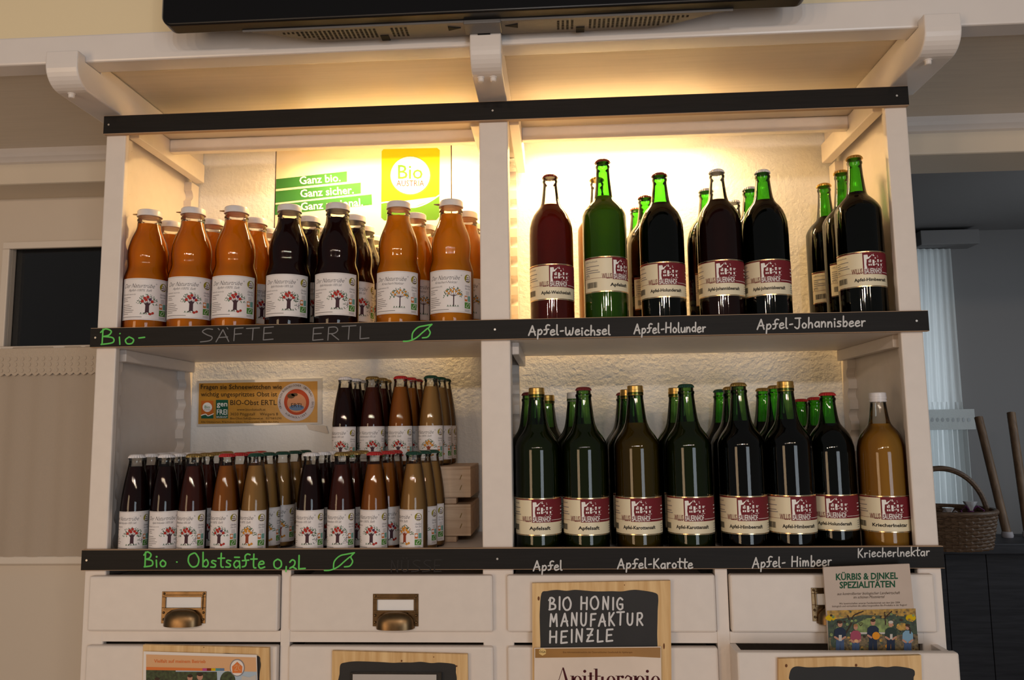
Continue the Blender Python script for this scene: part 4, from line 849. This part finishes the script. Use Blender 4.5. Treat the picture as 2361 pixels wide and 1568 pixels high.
def tree(p, u, v, s, kind):
    """a small printed fruit tree, s = height"""
    rnd = random.Random(kind); thin = kind == 'nectar'
    tm = TRUNKR if kind == 'pear' else TRUNK
    if thin: p.stroke([(u, v), (u + s * .01, v + s * .55)], s * .05, tm, 2)
    else: p.poly([(u - s * .15, v), (u - s * .09, v + s * .1), (u - s * .08, v + s * .42), (u - s * .16, v + s * .55), (u - s * .06, v + s * .5), (u, v + s * .62), (u + s * .06, v + s * .5), (u + s * .17, v + s * .56), (u + s * .09, v + s * .42), (u + s * .09, v + s * .1), (u + s * .16, v)], tm, 2)
    for k in range(7):
        a = PI * (k + .5) / 7; p.stroke([(u + s * .05 * math.cos(a), v + s * .5), (u + s * .28 * math.cos(a), v + s * (.55 + .15 * math.sin(a))), (u + s * .44 * math.cos(a), v + s * (.56 + .40 * math.sin(a)))], s * .018, tm, 2)
    for k in range(64):
        a = rnd.uniform(-0.25, PI + 0.25); r = rnd.uniform(.5, 1.0); x, y = u + s * .5 * r * math.cos(a), v + s * (.52 + .46 * r * math.sin(a)); q = rnd.uniform(0, PI); e = s * rnd.uniform(.03, .05)
        p.poly([(x + e * math.cos(q), y + e * math.sin(q)), (x + e * .45 * math.cos(q + 1.57), y + e * .45 * math.sin(q + 1.57)), (x - e * math.cos(q), y - e * math.sin(q)), (x - e * .45 * math.cos(q + 1.57), y - e * .45 * math.sin(q + 1.57))], LEAFP, 3)
    fm = PEAR if kind in ('pear', 'nectar') else APPLE
    for k, (x, y) in enumerate(((-.22, .62), (-.05, .7), (.12, .72), (.02, .84), (.22, .62), (-.12, .78), (.27, .78), (-.32, .72), (.34, .58))[: 9 if thin else 6]):
        p.disc(u + s * x, v + s * y, s * (.05 if thin else .072), s * (.05 if thin else .072), PLUMV if (kind == 'apple' and k in (2, 6)) else fm, 4, 12)
    for k in range(10): x = u + s * (-.3 + .06 * k); p.stroke([(x, v - s * .02), (x + s * .03 * (-1) ** k, v + s * .06)], s * .02, LEAFP, 3, sm=False)
    if kind in ('apple', 'pear'): p.disc(u + s * .14, v - s * .0, s * .07, s * .06, fm, 5, 12); p.disc(u + s * .26, v + s * .05, s * .06, s * .06, fm, 5, 12)
    if kind in ('elder', 'currant'):
        for k in range(30): x, y = u + s * rnd.uniform(.28, .62), v + s * rnd.uniform(0, .5); p.disc(x, y, s * .018, s * .022, LEAFP if k % 2 else PLUMV, 3, 6)
def label_juice(R, z0, w, h, kind, sub):
    b = MB(); p = label_print(b, R + 0.0003, z0)
    p.rect(-w / 2, 0, w / 2, h, PAPERL, 0, 36)
    W_, H_ = w / 100, h / 91
    U = lambda x: (x - 50) * W_; V = lambda y: (91 - y) * H_
    t = 0.00035
    for a in ((2, 2, 98, 2), (2, 89, 98, 89)): p.rect(U(a[0]), V(a[1]) - t / 2, U(a[2]), V(a[1]) + t / 2, SMALLT, 1, 24)
    for x in (2, 98): p.rect(U(x) - t / 2, V(89), U(x) + t / 2, V(2), SMALLT, 1)
    p.text('Der Naturtrübe', U(39), V(21), 13.5 * H_, SCRIPT, 1, 'c', shear=0.5, width=62 * W_, bold=-0.006); p.text('®', U(73), V(13), 4 * H_, SCRIPT, 1)
    p.text(sub, U(42), V(29), 7.5 * H_, SCRIPT, 1, 'c', shear=0.4, width=46 * W_, bold=-0.004)
    p.text('Fruchtgehalt mindestens 50%' if kind == 'nectar' else 'Direktsaft naturtrüb', U(5), V(37), 4.6 * H_, SMALLT, 1, 'l', width=30 * W_)
    for k, ln in enumerate((20, 12, 14, 0, 18, 24, 22, 27, 25, 15)):
        if ln: p.rect(U(5), V(43 + k * 4), U(5 + ln), V(41.8 + k * 4), SMALLT, 1, 6)
    p.rect(U(5), V(85.5), U(48), V(84.2), SMALLT, 1, 8)
    tree(p, U(57), V(78), 44 * H_, kind)
    p.disc(U(88), V(17), 9 * H_, 9 * H_, SEAL, 1, 24); p.ring(U(88), V(17), 7.2 * H_, 7.8 * H_, TRUNK, 2, 24)
    for k, q in enumerate((5, 9, 8)): p.rect(U(88 - q * .5), V(19.6 + (k - 1) * 4), U(88 + q * .5), V(18 + (k - 1) * 4), TRUNK, 2, 3)
    for k, (s_, q) in enumerate((('Obstbau', 14), ('Fam. Ertl', 14))): p.text(s_, U(88), V(35 + 6 * k), 6 * H_, SCRIPT, 1, 'c', shear=0.4, width=q * W_)
    for k in range(3): p.rect(U(83), V(46 + k * 3), U(92), V(45 + k * 3), SMALLT, 1, 3)
    p.rect(U(80), V(66), U(87), V(54), ORSQ, 1, 2); p.disc(U(83.5), V(59), 3 * H_, 3 * H_, PAPERL, 2, 12); p.rect(U(88), V(66), U(95), V(54), TEALSQ, 1, 2)
    p.rect(U(80), V(81), U(95), V(68), GRSQ, 1, 4); p.stroke([(U(83), V(78)), (U(87), V(71)), (U(92), V(71)), (U(89), V(78)), (U(83), V(78))], 0.9 * H_, PAPERL, 2)
    for k in range(2): p.rect(U(80), V(84.5 + 2.6 * k), U(93), V(83.5 + 2.6 * k), SMALLT, 1, 4)
    p.rect(U(96), V(75), U(96.8), V(20), SMALLT, 1)
    return b
def label_farm(R, z0, h, name, nectar=False):
    """wrap-round label: cream, a burgundy field with a farmhouse, gold lines; u in units of degrees around the bottle"""
    b = MB(); p = label_print(b, R + 0.0003, z0); D = (R + 0.0003) * PI / 180; A0, A1 = -102 * D, 118 * D; mm = h / 83
    V = lambda y: (83 - y) * mm
    p.rect(A0, 0, A1, h, CREAML, 0, 56)
    for y0, y1 in ((0.3, 2.6), (80.6, 82.7)): p.rect(A0, V(y1), A1, V(y0), GOLDL, 1, 56)
    p.rect(-20 * D, V(8), A1, V(2.6), BURG, 1, 36); p.rect(A0, V(4.4), -20 * D, V(2.6), BURG, 1, 22)
    p.rect(-20 * D, V(54), A1 - 22 * D, V(5), BURG, 2, 34); p.rect(A0, V(50.3), A1, V(49.6), BURG, 1, 56)
    # farmhouse
    hx = lambda x: (-17 + x * 50) * D; hy = lambda y: V(42 - y * 34)
    W_ = WHITEI
    Q = lambda pts, l=3: p.poly([(hx(a), hy(c)) for a, c in pts], W_, l)
    Q([(0, .02), (.0, .97), (.13, .98), (.12, .55), (.10, .3), (.14, .0)]); Q([(.13, .98), (.42, 1.0), (.32, .84), (.13, .84)]); Q([(.13, .84), (.32, .84), (.24, .70), (.12, .66)])
    Q([(.25, .62), (.31, .58), (.52, .90), (.45, .97)]); Q([(.44, .98), (.46, 1.03), (.73, .83), (.70, .80)]); Q([(.66, .90), (.68, .94), (1.0, .62), (.97, .58)])
    for x0, y0, x1, y1 in ((.21, .44, .33, .58), (.20, .22, .26, .34), (.29, .22, .35, .34), (.40, .22, .50, .62), (.66, .46, .75, .66), (.85, .50, .94, .64), (.67, .20, .74, .36), (.85, .22, .93, .38), (.53, .46, .58, .52), (.60, .34, .64, .40)): p.rect(hx(x0), hy(y0), hx(x1), hy(y1), W_, 3, 3)
    p.disc(hx(.555), hy(.745), 1.6 * mm, 1.8 * mm, W_, 3, 10)
    for x0, y0, x1, y1, w_ in ((.5, .44, 1.0, .40, .8), (.02, .14, .62, .12, 1.6), (.04, .03, .70, .04, 1.8), (.80, .12, .98, .15, 1.0), (.5, .3, .64, .32, .8)): p.stroke([(hx(x0), hy(y0)), (hx(x1), hy(y1))], w_ * mm, W_, 3, sm=False)
    for x0, y0 in ((.265, .46), (.265, .24), (.455, .3), (.70, .48), (.89, .52)): p.rect(hx(x0), hy(y0), hx(x0 + .02), hy(y0 + .10), BURG, 4)
    p.text('BAUERNHOF', 5.5 * D, V(52.5), 17.5 * mm, W_, 3, 'c', width=46 * D, bold=0.012); p.text('WILLIS', -22 * D, V(52.5), 17.5 * mm, BURG, 3, 'r', width=25 * D, bold=0.012)
    p.rect(30 * D, V(49.6), 80 * D, V(48.8), W_, 3, 12)
    p.text(name, 0, V(70), 10.4 * mm, BLK, 2, 'c', bold=0.03, width=min(84, 8.2 * len(name) * 0.62 + 8) * D)
    p.text('100% Fruchtsaft' if not nectar else 'Fruchtnektar', A0 + 6 * D, V(13), 5.4 * mm, SMALLT, 2, 'l', width=38 * D)
    for k, ln in enumerate((42, 16, 40, 44, 12)): p.rect(A0 + 6 * D, V(22.6 + 5 * k), A0 + (6 + ln) * D, V(21 + 5 * k), SMALLT, 2, 10)
    p.text('e 1 l', A0 + 6 * D, V(47), 7 * mm, BLK, 2, 'l', bold=0.01)
    rnd = random.Random(4); u = A0 + 10 * D
    for k in range(22): w_ = rnd.choice((.5, .9, 1.4)) * D; p.rect(u, V(72), u + w_, V(59), BLK, 2); u += w_ + rnd.choice((.5, .8)) * D
    for k, q in enumerate((12, 8, 14, 10)): p.rect(64 * D, V(61 + 5 * k), (64 + q) * D, V(59.6 + 5 * k), SMALLT, 2, 4)
    for k, q in enumerate((12, 15, 9)): p.rect(66 * D, V(22 + 8 * k), (66 + q) * D, V(20 + 8 * k), W_, 3, 4)
    return b
CACHE = {}
def meshes(kind, glass, liq, cap, capm, lab):
    key = (kind, glass.name, liq.name, cap, capm.name, lab)
    if key in CACHE: return CACHE[key]
    prof = PROF[kind]; out = {}
    g = ('glass', kind, glass.name)
    if g not in CACHE: CACHE[g] = MB().lathe(prof, glass, 48).mesh('glass', True)
    out['glass'] = CACHE[g]
    l = ('juice', kind, liq.name)
    if l not in CACHE:
        zf = FILL[kind]; q = [(max(0.001, r - 0.0018), max(z, 0.0035)) for r, z in prof if z < zf - 0.001]
        q = [(0.0, 0.0035)] + q + [(radius(prof, zf) - 0.0018, zf), (0.0, zf)]
        CACHE[l] = MB().lathe(q, liq, 40).mesh('juice', True)
    out['juice'] = CACHE[l]
    c = ('cap', kind, cap, capm.name); z = HT[kind]
    if c not in CACHE: CACHE[c] = {'crown': lambda: crown(capm, z), 'screw': lambda: screwcap(capm, z + 0.001), 'twist': lambda: twist(capm, z + 0.0015)}[cap]().mesh('cap', True)
    out['cap'] = CACHE[c]
    la = ('label', kind, lab)
    if la not in CACHE:
        if kind == 'juice': mb = label_juice(0.0472, 0.036, 0.1085, 0.090, *lab)
        elif kind == 'small': mb = label_juice(0.0285, 0.0125, 0.094, 0.079, *lab)
        else:
            R = PROF[kind][4][0] if kind != 'neck' else 0.0465
            mb = label_farm(R, {'tall': 0.072, 'round': 0.058, 'round_low': 0.0425, 'neck': 0.0385}[kind], 0.0745, *lab)
        me = mb.mesh('label'); CACHE[la] = me
    out['label'] = CACHE[la]; CACHE[key] = out; return out
PLACED = []
def bottle(spec, x, y, z, face, label, group, hscale=1.0, tab=False):
    kind = spec[0]; r = {'juice': 0.0472, 'small': 0.0285}.get(kind, 0.0465)
    for q in PLACED:
        if abs(q[2] - z) < 0.05:
            dd = math.hypot(q[0] - x, q[1] - y)
            if dd < r + q[3] - 0.0001: print('CLOSE', label, '|', q[4], round(dd, 4), round(r + q[3], 4))
    PLACED.append((x, y, z, r, label))
    ang = math.atan2(CAM.x - x, y - CAM.y) + math.radians(face)
    t = thing('small_juice_bottle' if kind == 'small' else 'juice_bottle', label, 'bottle', (x, y, z + 0.0006), ang, group)
    t.scale = (1, 1, hscale)
    for n, me in meshes(*spec).items(): link(n, me, t)
    if tab:
        b = MB(); a = -PI / 2 - ang; zt = HT['juice'] - 0.003
        c, s_ = math.cos(-ang), math.sin(-ang)
        P = [(-0.0255, -0.006), (-0.037, -0.004), (-0.0255, 0.006)]
        b.prism([(u * c - v * s_, u * s_ + v * c) for u, v in P], 'z', zt - 0.003, zt - 0.001, TABM); k = len(b.v)
        b.build('tear_tab', t)
    return t
JO = ('juice', G_CLEAR, L_ORANGE, 'twist', C_WHITE, ('apple', 'Apfel-100% Saft'))
JD = ('juice', G_CLEAR, L_DARK, 'twist', C_WHITE, ('elder', 'Apfel-Holunder-100% Saft'))
JP = ('juice', G_CLEAR, L_PEACH, 'twist', C_WHITE, ('nectar', 'Kriecherl-Nektar'))
ROW = (0.0600, 0.1555, 0.2510, 0.3465, 0.0665)
g1 = 'litre juice bottles with white lids on the upper shelf'
for spec, px, py, r, face, tab, label in (
    (JO, 344, 490, 4, -7, 1, 'orange juice bottle at the shelf front beside the post by the cream door'),
    (JO, 446, 488, 0, -7, 1, 'orange juice bottle at the shelf front, middle one of the three with apple tree labels'),
    (JO, 546, 486, 0, -7, 1, 'orange juice bottle at the shelf front, next to the dark juice bottles'),
    (JD, 668, 478, 0, -7, 0, 'dark elder juice bottle at the shelf front, next to the orange ones with apple labels'),
    (JD, 779, 470, 0, -7, 0, 'dark elder juice bottle at the shelf front, next to the thin tree label nectar bottles'),
    (JP, 919, 467, 0, -5, 0, 'amber nectar bottle at the shelf front, thin tree label, beside the dark bottles'),
    (JP, 1040, 463, 0, -4, 1, 'amber nectar bottle at the shelf front, thin tree label, beside the middle post'),
    (JO, 395, 521, 1, 5, 0, 'orange juice bottle in the second row behind the one by the door-side post'),
    (JO, 491, 520, 1, 5, 0, 'orange juice bottle in the second row behind the middle apple label bottle'),
    (JO, 590, 517, 1, 12, 0, 'orange juice bottle in the second row beside the front dark bottle'),
    (JD, 713, 508, 1, 8, 0, 'dark juice bottle in the second row between the two front dark ones'),
    (JD, 817, 503, 1, 14, 0, 'dark juice bottle in the second row, beside the second front dark one'),
    (JP, 957, 502, 1, 14, 0, 'amber nectar bottle in the second row between the two front nectar bottles'),
    (JP, 1075, 497, 1, 5, 0, 'amber nectar bottle in the second row squeezed behind the one at the middle post'),
    (JO, 506, 545, 2, 5, 0, 'orange juice bottle in the third row, only a slice of lid and neck showing'),
    (JO, 621, 543, 2, 5, 0, 'orange juice bottle in the third row, neck showing beside the front dark bottle'),
    (JD, 736, 537, 2, 5, 0, 'dark juice bottle in the third row, only lid showing between the dark ones'),
    (JD, 839, 532, 2, 18, 0, 'dark juice bottle in the third row on the nectar side of the dark group'),
    (JP, 979, 529, 2, 10, 0, 'amber nectar bottle in the third row, between the two front nectar bottles'),
    (JP, 1083, 524, 2, 5, 0, 'amber nectar bottle in the third row, a sliver beside the middle post'),
    (JD, 859, 555, 3, 10, 0, 'dark juice bottle farthest back, low lid between the dark and nectar bottles'),
    (JP, 1092, 550, 3, 5, 0, 'amber nectar bottle at the wall, lowest lid sliver beside the middle post')):
    yy = 0.1620 if px == 395 else ROW[r]; p = at(px, py, yy); bottle(spec, max(p.x, -0.7745), yy, ZU, face, label, g1, tab=bool(tab))
# tall litre bottles
TW = ('round', G_CLEAR, L_CHERRY, 'crown', C_DRED, ('Apfel-Weichselsaft',)); TA = ('tall', G_GREEN, L_APPLE, 'crown', C_DRED, ('Apfelsaft',)); TH = ('round', G_GREEN, L_BLACK, 'crown', C_DRED, ('Apfel-Holundersaft',))
TJC = ('round', G_CLEAR, L_DARK, 'crown', C_WHITE, ('Apfel-Johannisbeersaft',)); TJ = ('round', G_GREEN, L_BLACK, 'crown', C_WHITE, ('Apfel-Johannisbeersaft',)); TB = ('tall', G_GREEN, L_DARK, 'crown', C_GOLD, ('Apfel-Himbeersaft',)); TCG = ('tall', G_CLEAR, L_APPLE, 'crown', C_GOLD, ('Apfelsaft',))
g2 = 'tall litre bottles on the upper shelf'
XO = {1917: 0.683, 2023: 0.7745}
def fit(px, py, y, kind, z):
    p = at(px, py, y); return XO.get(px, p.x), (p.z - z) / (HT[kind] + 0.002)
for spec, px, py, y, face, hs, label in (
    (TW, 1268, 405, 0.0625, 13, 0, 'clear bottle of red brown juice with a dark red cap, beside the middle post'),
    (TA, 1389, 370, 0.0625, 38, 0, 'green bottle of cloudy green apple juice with a dark red cap'),
    (TH, 1520, 401, 0.0625, 8, 0, 'green bottle of black juice with a red cap at the upper shelf front'),
    (TJC, 1652, 393, 0.0625, 6, 0, 'clear necked bottle of dark brown juice with a white cap at the front'),
    (TJ, 1757, 394, 0.0625, 3, 0, 'green necked bottle of black juice with a white cap at the front'),
    (TB, 1969, 361, 0.0625, 24, 0, 'gold capped green bottle at the front beside the post by the side room'),
    (TCG, 1376, 411, 0.165, 60, 0, 'gold capped bottle almost hidden behind the cloudy green apple juice'),
    (TH, 1487, 453, 0.215, 62, 1.0, 'red capped green bottle in the second row behind the black juice'),
    (TH, 1468, 480, 0.318, 62, 1.0, 'red capped green bottle farthest back behind the black juice, upper shelf'),
    (TJ, 1627, 437, 0.175, 62, 1.0, 'white capped green bottle in the second row behind the clear neck'),
    (TJC, 1690, 463, 0.270, 40, 1.0, 'white capped clear bottle at the back between two front white caps'),
    (TJ, 1728, 433, 0.170, 40, 1.0, 'white capped green bottle in the second row, beside the front green neck'),
    (TB, 1939, 395, 0.160, 55, 0, 'gold capped green bottle in the second row by the side room post'),
    (TB, 1899, 425, 0.2575, 50, 0, 'gold capped green bottle in the third row, lowest of the gold caps')):
    x, s = fit(px, py, y, spec[0], ZU); print('UR', px, round(s, 3))
    bottle(spec, x, y, ZU, face, label, g2, s if hs == 0 else min(1.02, max(0.97, s)))
NA = lambda liq, cap, m, lab, g=G_DARKG, k='neck': (k, g, liq, cap, m, lab)
g3 = 'tall litre bottles on the lower shelf'
APF, KAR, HIM, HOL, KRI = ('Apfelsaft',), ('Apfel-Karottensaft',), ('Apfel-Himbeersaft',), ('Apfel-Holundersaft',), ('Kriecherlnektar', True)
for spec, px, py, y, face, hs, label in (
    (NA(L_OLIVE, 'screw', C_GOLD, APF), 1237, 894, 0.0625, 3, 0, 'gold screw capped olive green bottle at the front beside the middle post'),
    (NA(L_OLIVE, 'crown', C_DRED, APF), 1345, 893, 0.0625, 6, 0, 'dark red capped green bottle at the lower shelf front'),
    (NA(L_CARROT, 'screw', C_GOLD, KAR), 1464, 889, 0.0625, 0, 0, 'gold screw capped bottle of brownish orange juice at the front'),
    (NA(L_OLIVE, 'crown', C_GREEN, KAR), 1581, 886, 0.0625, 4, 0, 'dark green capped bottle at the lower shelf front'),
    (NA(L_BLACK, 'crown', C_GOLD, HIM), 1702, 883, 0.0625, 4, 0, 'gold crown capped bottle of black juice at the front'),
    (NA(L_BLACK, 'screw', C_GOLD, HIM), 1810, 879, 0.0625, 18, 0, 'gold screw capped bottle of black juice at the front'),
    (NA(L_BLACK, 'crown', C_RED, HOL, G_GREEN, 'round_low'), 1917, 905, 0.0925, 0, 0, 'bright red capped green bottle at the front, tallest of the red capped three'),
    (NA(L_PLUM, 'screw', C_WHITE, KRI, G_CLEAR, 'round_low'), 2023, 905, 0.0665, 11, 0, 'clear bottle of yellow orange nectar with a white screw cap'),
    (NA(L_OLIVE, 'crown', C_DRED, APF), 1220, 905, 0.1600, 50, 0, 'dark red capped bottle mostly hidden behind the front one by the middle post'),
    (NA(L_OLIVE, 'screw', C_GOLD, APF), 1262, 911, 0.2600, 50, 0, 'gold screw capped bottle far back beside the front one at the middle post'),
    (NA(L_OLIVE, 'screw', C_WHITE, APF), 1324, 905, 0.1600, 50, 0, 'white screw capped green bottle behind the dark red capped one'),
    (NA(L_OLIVE, 'screw', C_GOLD, KAR), 1447, 898, 0.1600, 50, 0, 'gold screw capped bottle directly behind the brownish orange juice'),
    (NA(L_OLIVE, 'crown', C_DRED, KAR), 1437, 905, 0.2600, 50, 0, 'dark red capped bottle in the third row behind the brownish orange juice'),
    (NA(L_OLIVE, 'screw', C_GOLD, KAR), 1558, 894, 0.1600, 60, 0, 'gold screw capped bottle behind the dark green capped one'),
    (NA(L_BLACK, 'crown', C_GREEN, HIM, G_GREEN), 1661, 898, 0.2600, 65, 0, 'dark green capped bottle in the third row behind the gold crown caps'),
    (NA(L_BLACK, 'crown', C_GOLD, HIM), 1684, 892, 0.1600, 65, 0, 'gold crown capped bottle in the second row behind the front gold crown cap'),
    (NA(L_BLACK, 'crown', C_GOLD, HIM, G_GREEN), 1759, 895, 0.2600, 50, 0, 'gold crown capped bottle in the third row, behind two more gold caps'),
    (NA(L_BLACK, 'crown', C_GOLD, HIM, G_GREEN), 1787, 889, 0.1600, 50, 0, 'gold crown capped bottle directly behind the gold screw capped black juice'),
    (NA(L_BLACK, 'crown', C_RED, HOL, G_GREEN, 'round_low'), 1846, 920, 0.3020, 50, 0, 'bright red capped bottle on the lower shelf in the third row'),
    (NA(L_BLACK, 'crown', C_RED, HOL, G_GREEN, 'round_low'), 1878, 916, 0.2050, 50, 0, 'bright red capped bottle on the lower shelf, second row, middle red cap')):
    x, s = fit(px, py, y, spec[0], ZL); print('LR', px, round(s, 3))
    bottle(spec, x, y, ZL, face, label, g3, s)
# small bottles
SW = ('small', G_CLEAR, L_DARK, 'crown', C_WHITE, ('elder', 'Apfel-Holunder-100% Saft')); SG = ('small', G_CLEAR, L_S_RED, 'crown', C_BRASS, ('currant', 'Apfel-Johannisbeer-100% Saft')); SR = ('small', G_CLEAR, L_S_ORANGE, 'crown', C_RED, ('apple', 'Apfel-100% Saft')); SA = ('small', G_CLEAR, L_S_AMBER, 'crown', C_GREEN, ('pear', 'Birne-100% Saft'))
g4 = 'small juice bottles on the lower shelf'
ordn = ('front', 'second', 'third', 'fourth', 'fifth')
R5 = (0.0420, 0.1000, 0.1585, 0.2170, 0.2755)
def column(spec, pxs, face, what, faces=None):
    for k, px in enumerate(pxs):
        if px is None: continue
        y = R5[k]; x = at(px, 1056, y).x
        lb = ('small ' + what[0] + ' bottle at the shelf front, ' + what[1]) if k == 0 else ('small ' + what[0] + ' bottle, ' + ordn[k] + ' back in the column ' + what[1])
        bottle(spec, x, y, ZL, face if k == 0 else face + 14 + (k * 17) % 25, lb, g4)
column(SW, (316, 350, 376, 400), -20, ('white capped dark', 'beside the door-side post'))
column(SW, (384.5, 412, 436, 458), 8, ('white capped dark', 'beside the gold caps'))
column(SG, (448, 476, 500, 522), -34, ('gold capped red brown', 'beside the first red caps'))
column(SR, (524, 554, 580, 600), -37, ('red capped orange', 'beside the first green caps'))
column(SA, (591, 618, 652, 680, 702), -43, ('green capped amber', 'next to the wooden crates'))
R5 = (0.0420, 0.1000, 0.1585)
column(SW, (718, 745, 764), -25, ('white capped dark', 'before the hidden crate end'))
column(SG, (789, 814, 835), -28, ('gold capped red brown', 'before the crates'))
column(SR, (864, 893, 911), -25, ('red capped orange', 'before the crates'))
column(SA, (954, 977, 996), -52, ('green capped amber', 'before the visible crate end'))
# two pine crates with a top row of bottles
def crate(z0, label):
    ya, yb = 0.197, 0.376
    xa, xb = at(693, 1090, ya).x, at(1085, 1100, ya).x
    t = thing('wooden_crate', label, 'crate', ((xa + xb) / 2, (ya + yb) / 2, z0), 0, 'pale pine crates under the small bottles')
    z1, z2 = z0 + 0.015, z0 + 0.084; th = 0.011
    part(MB().box(xa, xb, ya, ya + th, z1, z2 - 0.006, CRATEWOOD), 'front_panel', t, bevel=0.001)
    part(MB().box(xa, xb, yb - th, yb, z1, z2 - 0.006, CRATEWOOD), 'back_panel', t, bevel=0.001)
    for x in (xa, xb - th): part(MB().box(x, x + th, ya + th, yb - th, z1, z2 - 0.006, CRATEWOOD), 'end_panel', t, bevel=0.001)
    for k in range(3): part(MB().box(xa, xb, ya + k * 0.060, ya + k * 0.060 + 0.0585, z2 - 0.006, z2, CRATEWOOD), 'top_slat', t, bevel=0.001)
    for x in (xa + 0.034, xb - 0.066):
        for y in (ya + 0.012, yb - 0.045): part(MB().box(x, x + 0.032, y, y + 0.03, z0, z1 + 0.04, CRATEWOOD), 'foot', t, bevel=0.001)
    ST = mat('brass_staple', (0.55, 0.40, 0.12), 0.4, metal=0.8)
    for x in (xa + 0.025, xb - 0.022):
        for zz in (z1 + 0.022, z1 + 0.045):
            part(MB().tube([(x - 0.002, ya - 0.0006, zz - 0.005), (x + 0.002, ya - 0.0006, zz + 0.005)], 0.0008, ST, 6), 'staple', t)
    return z2
zc = crate(ZL + 0.0005, 'pale pine crate standing on the shelf, lower one of the two')
zc = crate(zc + 0.0004, 'pale pine crate on top of the other, carrying the upper small bottles') + 0.0003
R5 = (0.2275, 0.2860, 0.3445)
g5 = 'small juice bottles on the crates'
for spec, pxs, face, what in ((SW, (796, 818, 831), -32, 'white capped dark'), (SG, (859, 879, 888), -12, 'gold capped red brown'), (SR, (924, 946, 960), -24, 'red capped orange'), (SA, (994, 1014, 1025), -25, 'green capped amber')):
    for k, px in enumerate(pxs):
        y = R5[k]; bottle(spec, at(px, 892, y).x, y, zc, face + 10 * k, 'small ' + what + ' bottle on top of the crates, ' + ('front row', 'middle row', 'wall row')[k], g5)
# ---------------------------------------------------------------- lift everything onto the floor
for o in S.objects:
    if o.parent is None and o.type in ('MESH', 'EMPTY'): o.location.z += Z0
